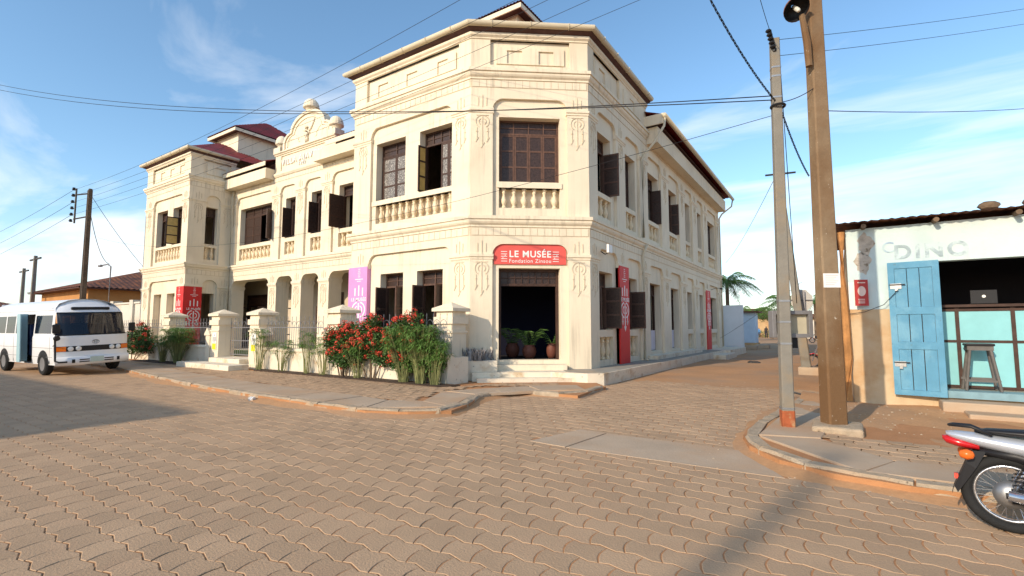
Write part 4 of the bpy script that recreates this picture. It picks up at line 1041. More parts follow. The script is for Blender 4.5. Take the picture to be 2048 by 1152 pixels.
# ---------------------------------------------------------------- planting
def leafquads(mb, c, n, rad, size, rr_, flat=.5, shell=.25):
    for i in range(n):
        v = Vector((rr_.gauss(0,1), rr_.gauss(0,1), rr_.gauss(0,1))).normalized()*(rr_.uniform(shell,1)**.6)
        p = Vector((c[0]+v.x*rad[0], c[1]+v.y*rad[1], c[2]+v.z*rad[2]))
        d = Vector((rr_.gauss(0,1), rr_.gauss(0,1), rr_.gauss(0,flat))).normalized(); s2 = d.cross(Vector((rr_.gauss(0,1),rr_.gauss(0,1),rr_.gauss(0,1)))).normalized()
        L_ = size*rr_.uniform(.7,1.3); W_ = L_*.38
        mb.add([p, p+d*L_*.5+s2*W_*.5, p+d*L_, p+d*L_*.5-s2*W_*.5], [(0,1,2,3)])
def shrub(name, loc, lumps, n, size, label, cat='shrub', flowers=0, mat='leafdark', seed=1, group=None):
    t = empty(name, loc, 0, label, cat, group); rr_ = random.Random(seed)
    m = MB(); st_ = MB(); fl_ = MB()
    for (dx,dy,dz,rx,ry,rz) in lumps:
        c = (loc[0]+dx, loc[1]+dy, loc[2]+dz)
        leafquads(m, c, int(n*rx*rz*4), (rx,ry,rz), size, rr_)
        st_.tube([(loc[0]+dx*.3,loc[1]+dy*.3,loc[2]),(loc[0]+dx*.7,loc[1]+dy*.7,loc[2]+dz*.5),c], [.025,.018,.01], 5)
        for i in range(int(flowers*rx*rz*4)):
            v = Vector((rr_.gauss(0,1), rr_.gauss(-.5,1), rr_.gauss(.9,1))).normalized()
            p = Vector((c[0]+v.x*rx*1.04, c[1]+v.y*ry*1.04, c[2]+v.z*rz*1.04)); cr = rr_.uniform(.05,.095)
            for q in range(22):
                w_ = Vector((rr_.gauss(0,1), rr_.gauss(0,1), rr_.gauss(.2,1))).normalized(); a_ = p+w_*cr; b1 = w_.cross(Vector((0,0,1.01))).normalized()*.02; b2 = w_.cross(b1).normalized()*.02
                fl_.add([a_+b1, a_+b2, a_-b1, a_-b2], [(0,1,2,3)])
    obj('foliage', m, MAT[mat], t, norm=False); obj('stems', st_, MAT['trunk'], t)
    if fl_.v: obj('flowers', fl_, MAT['flower'], t, norm=False)
    return t
shrub('ixora_bush', (-12.7,9.82,.13), [(-.2,0,.95,.6,.3,.45),(.45,.05,1.12,.55,.3,.5),(.1,-.1,.6,.65,.28,.35),(-.45,-.05,1.2,.35,.25,.3),(.1,0,1.4,.35,.25,.25)], 1500, .10, 'left half of the red flowering hedge by the post', flowers=24, seed=4)
shrub('ixora_bush', (-11.45,9.85,.13), [(-.1,0,1.25,.5,.3,.45),(.3,0,.95,.6,.3,.5),(-.5,-.1,.8,.45,.28,.4),(.0,0,1.62,.32,.25,.25),(.55,-.05,.7,.4,.28,.35)], 1500, .10, 'tallest red flowering bush in front of the pavilion windows', flowers=24, seed=5)
shrub('ixora_bush', (-10.2,9.85,.13), [(0,0,1.35,.5,.3,.42),(.35,.05,1.6,.38,.28,.34),(-.2,-.05,.9,.55,.3,.45),(.45,-.05,1.0,.45,.3,.4),(.1,-.1,.55,.5,.25,.3)], 1500, .10, 'red flowering bush against the rightmost fence post', flowers=24, seed=6)
shrub('ixora_bush', (-28.3,9.75,.13), [(0,0,.8,.9,.35,.6),(.9,.05,1.0,.7,.35,.7),(1.6,0,.7,.5,.3,.5)], 1000, .105, 'dark red flowering shrub beside the white minibus', flowers=12, seed=7)
shrub('green_bush', (-9.35,9.80,.13), [(0,0,.75,.5,.3,.45),(.35,-.02,.55,.4,.28,.35),(-.35,0,.6,.4,.28,.35)], 1500, .11, 'low bright green bush hiding the foot of the rightmost fence post', flowers=4, mat='leaf', seed=9)
def papyrus(loc, n, h, spread, label, seed, stiff=1.0):
    t = empty('papyrus', loc, 0, label, 'plant', 'papyrus clumps along the street fence'); rr_ = random.Random(seed)
    s_ = MB(); u_ = MB()
    for i in range(n):
        a = rr_.uniform(0,6.28); r0 = rr_.uniform(0,.16); ln = h*rr_.uniform(.6,1.05); lean = spread*rr_.uniform(.1,1)
        b = Vector((loc[0]+math.cos(a)*r0, loc[1]+math.sin(a)*r0*.7, loc[2])); tp = b+Vector((math.cos(a)*lean, math.sin(a)*lean*.6, ln)); md = b.lerp(tp,.5)-Vector((math.cos(a)*lean*.18, math.sin(a)*lean*.1, 0))
        s_.tube([b, md, tp], [.008,.007,.005], 4, False)
        for q in range(rr_.randint(18,26)):
            g = rr_.uniform(0,6.28); e_ = rr_.uniform(-.3,.5); L_ = rr_.uniform(.14,.26)
            d = Vector((math.cos(g)*math.cos(e_), math.sin(g)*math.cos(e_), math.sin(e_))); sd = d.cross(Vector((0,0,1))).normalized()*.008
            m1 = tp+d*L_*.55; e1 = tp+d*L_-Vector((0,0,L_*.28))
            u_.add([tp-sd*.5, tp+sd*.5, m1+sd, e1, m1-sd], [(0,1,2,4),(4,2,3)])
    obj('stalks', s_, MAT['stalk'], t); obj('leaf_umbrellas', u_, MAT['papyrus'], t, norm=False)
papyrus((-9.35,9.72,.13), 170, 1.45, .65, 'densest tall papyrus clump at the right end of the bed', 21)
papyrus((-8.85,9.70,.13), 70, 1.05, .35, 'dry-stalked papyrus clump at the very end of the bed by the paving', 22)
papyrus((-10.0,9.72,.13), 110, 1.45, .7, 'leaning papyrus clump under the red bushes', 23)
papyrus((-11.9,9.75,.13), 36, 1.05, .5, 'thin papyrus clump under the tallest red bush', 24)
papyrus((-13.6,9.78,.13), 22, 1.15, .45, 'thin papyrus clump in front of the post with two shoulders', 25)
papyrus((-14.5,9.78,.13), 24, 1.3, .4, 'tall thin papyrus clump against the railing, right of its middle', 26)
papyrus((-15.9,9.78,.13), 24, 1.0, .4, 'short papyrus clump below the middle of the railing', 27)
papyrus((-17.2,9.75,.13), 30, 1.35, .4, 'papyrus clump beside the right gate post', 28)
papyrus((-23.3,9.65,.13), 170, 1.4, .85, 'bushy papyrus clump left of the garden steps', 29)
papyrus((-24.6,9.6,.13), 60, 1.1, .7, 'papyrus clump nearest the minibus', 30)
def blades(name, loc, n, rx, ry, h, mat, label, seed):
    rr_ = random.Random(seed); m = MB()
    for i in range(n):
        b = Vector((loc[0]+rr_.uniform(-rx,rx), loc[1]+rr_.uniform(-ry,ry), loc[2])); a = rr_.uniform(0,6.28); ln = h*rr_.uniform(.6,1.1)
        d = Vector((math.cos(a)*ln*.45, math.sin(a)*ln*.45, ln)); sd = Vector((-math.sin(a), math.cos(a), 0))*.016
        m.add([b-sd, b+sd, b+d*.55+sd*.9+Vector((0,0,.06)), b+d, b+d*.55-sd*.9+Vector((0,0,.06))], [(0,1,2,4),(4,2,3)])
    o = obj(name, m, MAT[mat], norm=False); return tag(o, label, 'plant')
bd = FH.p(.45,.38,PZ)
m = MB().prism([FH.p(-.45,.12,0)[:2],FH.p(.78,.12,0)[:2],FH.p(.78,.92,0)[:2],FH.p(-.45,.92,0)[:2]], .1, .66); o = obj('planter', m, MAT['base']); tag(o, 'low masonry planter left of the museum entrance', 'planter')
b1 = FH.p(.15,.5,.66); blades('striped_plant', b1, 260, .42, .42, .36, 'lily', 'row of striped lilac leaves left of the museum entrance', 41)
# ---------------------------------------------------------------- minibus
MAT['buswhite'] = M('white bus paint', (.78,.79,.80), .28, .03, 2, spec=.5, c2=(.66,.60,.52), s2=1.2, lo=.6, hi=.85)
MAT['busglass'] = glass('tinted bus glass', (.010,.014,.024), .86, .03)
MAT['rubber'] = M('tyre rubber', (.018,.018,.018), .85, .2, 8, bump=.2, bscale=40)
MAT['blackpl'] = M('black plastic', (.015,.015,.017), .45, .1)
MAT['lens'] = M('lamp glass', (.75,.75,.72), .1, .05, spec=.6)
MAT['amberlens'] = M('amber lens', (.75,.17,.015), .25, .05)
MAT['teal'] = M('pale blue door', (.36,.55,.60), .4, .05)
MAT['seat'] = M('blue seat cloth', (.03,.05,.14), .9, .2)
bus = empty('minibus', (-21.4,5.35,0), R(4), 'white minibus with open side door parked at the left kerb', 'bus')
bus.rotation_euler = (R(2.4), 0, R(4))
def bobj(n, mb, mat, par=None, smooth=False, bevel=0): return obj(n, mb, mat, par or bus, smooth=smooth, local=True, bevel=bevel)
ORG['minibus'] = Vector((0,0,0))
# local frame: x forward (front at 0, rear at -6.25), y to the bus's left (right side y=0, left side y=2.05), z up
W = 2.05
def section(x):      # half-section: side wall leaning in above the sill, rounded roof
    return [(0.03,.36),(0.0,.55),(0.0,1.28),(.03,1.36),(.085,2.08),(.13,2.26),(.26,2.42),(.52,2.53),(.85,2.585),(W/2,2.60)]
def full(x): h = section(x); return h+[(W-y,z) for y,z in reversed(h[:-1])]
# body sides and roof: strips along x with the window band left open
def front_x(y, z):   # bowed, raked front
    k = ((y-W/2)/(W/2))**2
    rake = 0 if z < 1.28 else (z-1.28)*.34 if z < 2.1 else (2.1-1.28)*.34+(z-2.1)*1.1
    return -.20*k*k-.04*k-rake
xs_w = [(-1.15,-2.02),(-2.95,-3.80),(-3.90,-4.75),(-4.85,-5.70)]     # side windows on the door side
body = MB()
def strip(xa, xb, prof, frontfit=False):
    n = len(prof); vs = []
    for y, z in prof:
        a = front_x(y, z) if frontfit else xa
        vs.append((a, y, z)); vs.append((xb, y, z))
    body.add(vs, [(2*i,2*i+2,2*i+3,2*i+1) for i in range(n-1)])
S = section(0)
lowR = [S[0],S[1],S[2],S[3]]; roof_ = [S[4]]+S[5:]+[(W-y,z) for y,z in reversed(S[4:-1])]; lowL = [(W-y,z) for y,z in reversed(lowR)]
strip(0, -6.25, roof_, True); strip(0, -6.25, lowL, True)
# lower right side, split by the door opening
strip(0, -2.10, lowR, True); strip(-2.88, -6.25, lowR)
def pillar(xa, xb, side):
    yy = (lambda y: y) if side > 0 else (lambda y: W-y)
    body.add([(xa,yy(S[3][0]),S[3][1]),(xb,yy(S[3][0]),S[3][1]),(xb,yy(S[4][0]),S[4][1]),(xa,yy(S[4][0]),S[4][1])], [(0,1,2,3)])
for xa, xb in ((-.42,-.62),(-2.02,-2.12),(-2.86,-2.95),(-3.80,-3.90),(-4.75,-4.85),(-5.70,-6.25)): pillar(xa, xb, 1); pillar(xa, xb, -1)
pillar(-2.12,-2.86,-1)
# front panel below the windscreen and brow above it, rear end
ny = 12
def frontstrip(z0, z1, y0=0.0, y1=W):
    vs = []
    for i in range(ny+1):
        y = y0+(y1-y0)*i/ny
        vs.append((front_x(y,z0), y, z0)); vs.append((front_x(y,z1), y, z1))
    body.add(vs, [(2*i,2*i+2,2*i+3,2*i+1) for i in range(ny)])
frontstrip(.62, .80); frontstrip(.80,.985); frontstrip(.985, 1.28); frontstrip(1.28,1.345)
vs = []
for i in range(ny+1):
    t_ = i/ny; y = .085+(W-.17)*t_
    zt = 2.59-.33*abs(2*t_-1)**3.2
    vs.append((front_x(y,2.10), y, 2.10)); vs.append((front_x(y,2.30)-.02, .10+(W-.2)*t_, min(2.30, zt))); vs.append((front_x(y,2.30)-.40, .13+(W-.26)*t_, zt))
body.add(vs, [(3*i+k,3*i+3+k,3*i+4+k,3*i+1+k) for i in range(ny) for k in (0,1)])
body.add([(-6.25,0,.36),(-6.25,W,.36),(-6.25,W,1.36),(-6.25,0,1.36)], [(0,1,2,3)]); body.add([(-6.25,.03,1.36),(-6.25,W-.03,1.36),(-6.25,W-.3,2.5),(-6.25,.3,2.5)], [(0,1,2,3)])
body.add([(-.25,.02,.37),(-.25,W-.02,.37),(-6.24,W-.02,.37),(-6.24,.02,.37)], [(0,1,2,3)])
bo = bobj('body', body, MAT['buswhite'], smooth=True)
md = bo.modifiers.new('edge', 'EDGE_SPLIT'); md.split_angle = R(35)
# panel seams, belt moulding and gutter rail
m = MB()
for x in (-.62,-2.09,-2.90,-3.85,-4.80,-5.78): m.box(x-.005,x+.005,-.004,.01,.40,1.30)
m.box(-2.08,-.40,-.004,.01,.92,.932); m.box(-6.2,-2.92,-.004,.01,.92,.932); m.box(-2.08,-.40,-.004,.01,.62,.63); m.box(-6.2,-2.92,-.004,.01,.62,.63)
bobj('panel_seams', m, M('seam shadow gap', (.25,.25,.25), .7, .1))
m = MB(); m.tube([(-.62,.10,2.20),(-6.2,.10,2.20)], .012, 5); m.tube([(-.62,W-.10,2.20),(-6.2,W-.10,2.20)], .012, 5); bobj('roof_rail', m, MAT['buswhite'])
# bumper
vs = []; bp = [(.34,.03),(.36,.11),(.50,.14),(.60,.11),(.625,.0)]
for i in range(ny+1):
    y = -.01+(W+.02)*i/ny
    for z, o_ in bp: vs.append((front_x(min(max(y,0),W),.5)+o_, y, z))
m = MB(); m.add(vs, [(5*i+k,5*i+5+k,5*i+6+k,5*i+1+k) for i in range(ny) for k in range(4)]); bobj('bumper', m, MAT['buswhite'], smooth=True)
m = MB()
for (y0,y1,z0,z1) in ((.55,.82,.50,.535),(.55,.82,.43,.465),(1.23,1.50,.50,.535),(1.23,1.50,.43,.465),(.36,.44,.42,.54),(1.61,1.69,.42,.54)): m.box(front_x((y0+y1)/2,.5)+.10, front_x((y0+y1)/2,.5)+.146, y0, y1, z0, z1)
bobj('bumper_slots', m, MAT['blackpl'])
obj_p = bobj('number_plate', MB().box(.125,.15,.84,1.21,.42,.60), M('number plate', (.45,.55,.50), .5, .1), None)
# windscreen and side glass
m = MB(); vs = []
for i in range(ny+1):
    y = .07+(W-.14)*i/ny; yt = .11+(W-.22)*i/ny
    vs.append((front_x(y,1.345)+.002, y, 1.345)); vs.append((front_x(yt,2.10)+.002, yt, 2.10))
m.add(vs, [(2*i,2*i+2,2*i+3,2*i+1) for i in range(ny)]); bobj('windscreen', m, MAT['busglass'], smooth=True)
m = MB(); m.tube([(v[0]+.005,v[1],v[2]) for v in vs[0::2]], .018, 4); m.tube([(v[0]+.005,v[1],v[2]) for v in vs[1::2]], .018, 4); bobj('windscreen_seal', m, MAT['blackpl'])
def sidepane(xa, xb, side, name='side_window'):
    yy = (lambda y: y) if side > 0 else (lambda y: W-y)
    e = .004
    m = MB(); m.add([(xa,yy(S[3][0]+e),S[3][1]+.04),(xb,yy(S[3][0]+e),S[3][1]+.04),(xb,yy(S[4][0]+e),S[4][1]-.05),(xa,yy(S[4][0]+e),S[4][1]-.05)], [(0,1,2,3)])
    o = bobj(name, m, MAT['busglass'])
    fr = MB()
    for (za,zb) in ((S[3][1],S[3][1]+.045),(S[4][1]-.055,S[4][1])):
        ya = lambda z: S[3][0]+(S[4][0]-S[3][0])*(z-S[3][1])/(S[4][1]-S[3][1])
        fr.add([(xa,yy(ya(za)),za),(xb,yy(ya(za)),za),(xb,yy(ya(zb)),zb),(xa,yy(ya(zb)),zb)], [(0,1,2,3)])
    obj('window_rim', fr, MAT['buswhite'], bus, local=True)
for xa, xb in ((-.62,-2.02),(-2.95,-3.80),(-3.90,-4.75),(-4.85,-5.70)): sidepane(xa, xb, 1); sidepane(xa, xb, -1)
sidepane(-2.12,-2.86,-1)
m = MB(); m.add([(-.30,S[3][0]+.003,1.36),(-.42,S[3][0]+.003,1.36),(-.42,S[4][0]+.003,2.06)], [(0,1,2)]); bobj('quarter_window', m, MAT['busglass'])
# door leaf folded open, dark step well behind
bobj('door', MB().box(-2.84,-2.79,-.20,.08,.42,2.10), MAT['teal'], bevel=.015)
bobj('door', MB().box(-2.78,-2.50,-.21,-.17,.42,2.10), MAT['teal'], bevel=.012)
bobj('step_well', MB().box(-2.86,-2.13,.10,.9,.38,.44), MAT['blackpl'])
m = MB(); m.box(-6.1,-.7,.2,W-.2,.5,.55); bobj('cabin_floor', m, MAT['blackpl'])
for i, x in enumerate((-1.35,-2.9,-3.7,-4.5,-5.3)):
    for y0, y1 in ((.18,.86),(1.19,1.87)):
        if i == 0 and y0 < 1: pass
        m = MB(); m.box(x-.1,x,y0,y1,.6,1.72); m.box(x,x+.45,y0,y1,.95,1.08); bobj('seat', m, MAT['seat'], bevel=.03)
bobj('dashboard', MB().box(-.62,-.30,.16,W-.16,1.1,1.33), MAT['blackpl'])
bobj('roof_vent', MB().box(-.47,-.375,.48,W-.48,2.20,2.30), MAT['blackpl'], bevel=.03)
# lamps
m = MB(); vs = []
for i in range(ny+1):
    y = W*i/ny; vs.append((front_x(y,.8)+.008, y, .80)); vs.append((front_x(y,.97)+.008, y, .975))
m.add(vs, [(2*i,2*i+2,2*i+3,2*i+1) for i in range(ny)]); bobj('grille_strip', m, MAT['blackpl'])
MX = Matrix.Rotation(R(90),4,'Y')
for y in (.36,.56,W-.56,W-.36):
    m = MB().lathe([(.078,0),(.078,.03),(.06,.042),(.02,.05)], (0,0,0), 14).xform(Matrix.Translation((front_x(y,.89)+.005,y,.888)) @ MX); bobj('headlight', m, MAT['lens'], smooth=True)
for y0, y1 in ((.0,.25),(W-.25,W)):
    yc = (y0+y1)/2; m = MB(); m.add([(front_x(y0,.89)+.02,y0,.81),(front_x(y1,.89)+.02,y1,.81),(front_x(y1,.89)+.02,y1,.965),(front_x(y0,.89)+.02,y0,.965),(front_x(y0,.89)-.1,y0,.81),(front_x(y1,.89)-.1,y1,.81),(front_x(y1,.89)-.1,y1,.965),(front_x(y0,.89)-.1,y0,.965)], [(0,1,2,3),(0,4,5,1),(1,5,6,2),(2,6,7,3),(3,7,4,0)]); bobj('indicator', m, MAT['amberlens'])
# round emblem of three ellipses on the nose
m = MB()
def ell(rx, rz, cy, cz): m.tube([(front_x(W/2,1.12)+.012, cy+rx*math.cos(R(a)), cz+rz*math.sin(R(a))) for a in range(0,361,20)], .007, 5)
ell(.10,.065,W/2,1.10); ell(.035,.062,W/2,1.10); ell(.07,.025,W/2,1.125); bobj('nose_emblem', m, MAT['steel'])
for y, a in ((.62,-.25),(1.3,-.2)):
    m = MB(); m.tube([(front_x(y,1.36)+.03,y,1.34),(front_x(y+.2,1.4)+.03,y+.25,1.375),(front_x(y+.5,1.38)+.03,y+.62,1.36)], .010, 5); bobj('wiper', m, MAT['blackpl'])
for y, s_ in ((-.02,-1),(W+.02,1)):
    m = MB(); m.tube([(-.28,y,1.0),(-.05,y+s_*.02,1.05),(.02,y+s_*.03,1.25),(.0,y+s_*.05,1.62)], .016, 6); bobj('mirror_arm', m, MAT['blackpl'])
    bobj('mirror', MB().box(-.03,.05,y+s_*.02-.10,y+s_*.02+.10,1.42,1.72), MAT['blackpl'], bevel=.03)
m = MB(); m.tube([(.03,-.05,1.25),(.10,-.03,1.27)], [.085,.085], 12); bobj('round_mirror', m, MAT['blackpl'])
bobj('nose_guard', MB().tube([(-.10,-.03,1.2),(-.04,-.04,.8),(.0,-.05,.52),(.08,.02,.47),(.14,.22,.47)], .03, 6), MAT['blackpl'])
def wheel(par, x, y, r, w_, name='wheel'):
    m = MB(); Mx = Matrix.Translation((x,y,r))
    Mt = Mx @ Matrix.Rotation(R(90),4,'X')
    pr = [(r*.62,-w_/2),(r*.9,-w_/2),(r,-w_/2+.04),(r,w_/2-.04),(r*.9,w_/2),(r*.62,w_/2)]
    m.lathe(pr, (0,0,0), 26, False).xform(Mt); o = obj(name, m, MAT['rubber'], par, local=True, smooth=False)
    q = MB().lathe([(.02,-.04),(r*.3,-.05),(r*.36,.0),(r*.56,.015),(r*.60,-w_/2+.02),(r*.64,-w_/2+.01),(r*.64,w_/2-.01),(.02,w_/2-.02)], (0,0,0), 20).xform(Mt @ Matrix.Scale(-1 if y > 1 else 1,4,(0,0,1))); obj('rim', q, MAT['greyiron'], o, local=True)
    return o
for x in (-1.15,-4.75):
    for y in (.085, W-.085): wheel(bus, x, y, .375, .22)
    for s_ in (.0, W):
        pts = [(x+.47*math.cos(R(a)), .40+.45*math.sin(R(a))) for a in range(0,181,15)]
        n = len(pts); y_ = -.003 if s_ == 0 else W+.003; m = MB(); m.add([(px,y_,max(pz,.36)) for px,pz in pts], [tuple(range(n))]); bobj('wheel_arch', m, MAT['blackpl'])

# ---------------------------------------------------------------- motorcycle
MAT['silver'] = M('silver paint', (.52,.56,.62), .3, .05, 3, metal=.4, spec=.5)
MAT['chrome'] = M('bright rim', (.62,.62,.64), .2, .04, metal=.9)
MAT['redlens'] = M('red lens', (.50,.012,.015), .2, .1, spec=.6)
MAT['orangelens'] = M('orange lens', (.70,.14,.02), .25, .1)
bk = empty('motorcycle', (1.07,5.50,0), R(-7), 'silver motorcycle with red tail lamp parked at the right kerb', 'motorcycle')
bk.rotation_euler = (R(-5), 0, R(-7)); ORG['motorcycle'] = Vector((0,0,0))
def kobj(n, mb, mat, par=None, smooth=False, bevel=0): return obj(n, mb, mat, par or bk, smooth=smooth, local=True, bevel=bevel)
def bwheel(x, r):
    Mw = Matrix.Translation((x,0,r))
    o = kobj('wheel', MB().torus(Mw, r-.038, .040, 40, 10, 1.05), MAT['rubber'], smooth=True)
    q = MB().torus(Mw, r-.085, .014, 40, 6, 1.5); obj('rim', q, MAT['chrome'], o, local=True, smooth=True)
    s_ = MB()
    for i in range(36):
        a = 2*math.pi*i/36; b_ = a+(.35 if i % 2 else -.35); y_ = .03 if i % 4 < 2 else -.03
        s_.tube([(x+.055*math.cos(b_), y_, r+.055*math.sin(b_)), (x+(r-.09)*math.cos(a), 0, r+(r-.09)*math.sin(a))], .0016, 3, False)
    obj('spokes', s_, MAT['chrome'], o, local=True)
    h = MB().lathe([(.03,-.07),(.075,-.06),(.075,-.015),(.045,0),(.045,.03),(.10,.035),(.105,.055),(.03,.075)], (0,0,0), 20).xform(Mw @ Matrix.Rotation(R(90),4,'X')); obj('hub', h, MAT['steel'], o, local=True, smooth=True)
    t_ = MB()
    for i in range(60):
        a = 2*math.pi*i/60
        t_.add([tuple(Mw @ Vector(((r+.0015)*math.cos(a+da), yy_, (r+.0015)*math.sin(a+da)))) for da, yy_ in ((0,-.030),(.03,-.004),(.05,-.004),(.02,-.030))], [(0,1,2,3)]); t_.add([tuple(Mw @ Vector(((r+.0015)*math.cos(a+da), yy_, (r+.0015)*math.sin(a+da)))) for da, yy_ in ((.05,.030),(.08,.004),(.10,.004),(.07,.030))], [(0,1,2,3)])
    obj('tread', t_, MAT['blackpl'], o, local=True, norm=False)
bwheel(0, .292); bwheel(1.24, .292)
def loft(secs, close=True):     # list of (x, [(y,z)...])
    m = MB(); n = len(secs[0][1]); vs = [(x,y,z) for x, r_ in secs for y,z in r_]
    fs = [(i*n+k,i*n+(k+1)%n,(i+1)*n+(k+1)%n,(i+1)*n+k) for i in range(len(secs)-1) for k in range(n)]
    fs += [tuple(range(n)), tuple((len(secs)-1)*n+k for k in range(n-1,-1,-1))]
    m.add(vs, fs); return m
def sec(x, zc, hw, hh, dz=0): return (x, [(hw*math.cos(R(a)), zc+hh*math.sin(R(a))*(1 if math.sin(R(a)) > 0 else 1)) for a in range(0,360,36)])
kobj('tail_cowl', loft([sec(-.36,.715,.045,.018),sec(-.30,.705,.085,.04),sec(-.15,.685,.11,.06),sec(.10,.655,.125,.075),sec(.35,.63,.13,.085),sec(.60,.60,.12,.09)]), MAT['silver'], smooth=True)
kobj('under_cowl', loft([sec(-.16,.60,.06,.03),sec(.05,.585,.085,.05),sec(.3,.53,.09,.09),sec(.55,.48,.09,.12)]), MAT['blackpl'], smooth=True)
kobj('tail_lamp', loft([sec(-.385,.68,.03,.018),sec(-.36,.665,.065,.034),sec(-.28,.648,.082,.040),sec(-.16,.63,.07,.03)]), MAT['redlens'], smooth=True)
kobj('seat', loft([sec(-.18,.755,.05,.012),sec(-.10,.762,.10,.025),sec(.12,.765,.125,.036),sec(.32,.752,.13,.042),sec(.50,.725,.12,.05),sec(.66,.72,.09,.04)]), MAT['blackpl'], smooth=True)
kobj('grab_rail', MB().tube([(-.08,-.11,.735),(-.20,-.10,.79),(-.31,-.07,.79),(-.335,0,.785),(-.31,.07,.79),(-.20,.10,.79),(-.08,.11,.735)], .013, 8), MAT['blackpl'], smooth=True)
m = MB(); m.add([(-.20,-.075,.60),(-.20,.075,.60),(-.25,.085,.50),(-.25,-.085,.50),(-.33,.07,.30),(-.33,-.07,.30),(-.345,.06,.235),(-.345,-.06,.235)], [(0,1,2,3),(3,2,4,5),(5,4,6,7)])
m.add([(-.12,-.06,.60),(-.12,.06,.60),(-.19,.075,.46),(-.19,-.075,.46),(-.31,.06,.25),(-.31,-.06,.25)], [(0,1,2,3),(3,2,4,5)])
m.add([(-.20,-.075,.60),(-.25,-.085,.50),(-.19,-.075,.46),(-.12,-.06,.60)], [(0,1,2,3)]); m.add([(-.25,-.085,.50),(-.33,-.07,.30),(-.31,-.06,.25),(-.19,-.075,.46)], [(0,1,2,3)]); m.add([(-.20,.075,.60),(-.25,.085,.50),(-.19,.075,.46),(-.12,.06,.60)], [(0,1,2,3)])
fd = kobj('rear_fender', m, MAT['blackpl'])
for s_ in (-1,1):
    kobj('indicator', MB().lathe([(.01,-.05),(.03,-.04),(.042,0),(.03,.035),(.008,.045)], (0,0,0), 12).xform(Matrix.Translation((-.24+(.0 if s_ < 0 else .0), s_*.15, .57)) @ Matrix.Rotation(R(90),4,'Y')), MAT['orangelens'], smooth=True)
    kobj('indicator_stalk', MB().tube([(-.22,s_*.05,.58),(-.22,s_*.13,.57)], .012, 6), MAT['blackpl'])
    # shock absorber with its spring
    sh = MB().tube([(.02,s_*.115,.33),(.14,s_*.12,.60)], .017, 8); so_ = kobj('shock_absorber', sh, MAT['chrome'], smooth=True)
    hp = [(.035+.10*t_/60+.0, s_*.1175, .36+.22*t_/60) for t_ in range(61)]
    hp = [(x+.033*math.cos(t_*.75)*.9, y+.033*math.sin(t_*.75), z) for t_, (x,y,z) in enumerate(hp)]
    obj('spring', MB().tube(hp, .006, 5, False), MAT['blackpl'], so_, local=True)
    kobj('swing_arm', MB().tube([(-.03,s_*.09,.285),(.25,s_*.085,.30),(.52,s_*.08,.36)], .022, 8), MAT['blackpl'])
kobj('reflector', MB().box(-.325,-.30,-.035,.035,.355,.395), emis('reflector', (.65,.05,.02), .0))
kobj('chain_case', loft([sec(.0,.29,.012,.06),sec(.2,.30,.014,.06),sec(.5,.35,.014,.07)]).xform(Matrix.Translation((0,-.11,0))), MAT['blackpl'], smooth=True)
kobj('brake_drum', MB().lathe([(.03,-.03),(.085,-.025),(.09,.01),(.03,.02)], (0,0,0), 18).xform(Matrix.Translation((0,.075,.292)) @ Matrix.Rotation(R(90),4,'X')), MAT['steel'], smooth=True)
kobj('exhaust', MB().tube([(-.02,-.15,.30),(.3,-.15,.26),(.6,-.13,.22),(.85,-.08,.25)], [.04,.045,.025,.02], 10), MAT['chrome'], smooth=True)
kobj('engine', loft([sec(.45,.33,.10,.09),sec(.6,.32,.14,.12),sec(.8,.34,.13,.12),sec(.92,.38,.08,.06)]), MAT['steel'])
kobj('fuel_tank', loft([sec(.60,.66,.09,.06),sec(.72,.72,.13,.10),sec(.88,.74,.12,.10),sec(.98,.72,.06,.06)]), MAT['silver'], smooth=True)
kobj('fork', MB().tube([(1.24,-.09,.29),(1.02,-.09,.82)], .02, 8), MAT['chrome']); kobj('fork', MB().tube([(1.24,.09,.29),(1.02,.09,.82)], .02, 8), MAT['chrome'])
kobj('handlebar', MB().tube([(.86,-.34,.98),(.96,-.2,.95),(1.0,0,.90),(.96,.2,.95),(.86,.34,.98)], .012, 8), MAT['blackpl'])
kobj('headlamp', MB().lathe([(.02,-.08),(.09,-.04),(.10,.02),(.02,.04)], (0,0,0), 16).xform(Matrix.Translation((1.10,0,.80)) @ Matrix.Rotation(R(90),4,'Y')), MAT['lens'], smooth=True)
kobj('stand', MB().tube([(.5,.10,.24),(.47,.22,.005)], .012, 6), MAT['blackpl'])
# ---------------------------------------------------------------- poles and wires by the lane
def taper(mb, base, top, a0, a1, b0=None, b1=None):     # square tapered pole
    b0 = b0 or a0; b1 = b1 or a1
    x,y,z = base; X,Y,Z = top; c = .18
    def ring(x,y,z,a,b): 
        k = min(a,b)*c
        return [(x-a+k,y-b,z),(x+a-k,y-b,z),(x+a,y-b+k,z),(x+a,y+b-k,z),(x+a-k,y+b,z),(x-a+k,y+b,z),(x-a,y+b-k,z),(x-a,y-b+k,z)]
    mb.add(ring(x,y,z,a0,b0)+ring(X,Y,Z,a1,b1), [(i,(i+1)%8,(i+1)%8+8,i+8) for i in range(8)]+[tuple(range(7,-1,-1)),tuple(range(8,16))])
    return mb
def rot_about(mb, c, rz): 
    T = Matrix.Translation(c) @ Matrix.Rotation(rz,4,'Z') @ Matrix.Translation([-q for q in c]); return mb.xform(T)
gp = empty('utility_pole', (-.71,8.62,0), 0, 'slim grey concrete pole at the pavement corner', 'pole')
obj('shaft', rot_about(taper(MB(), (-.71,8.62,-.05), (-.64,8.67,6.25), .086, .064), (-.71,8.62,0), R(20)), MAT['concpole'], gp)
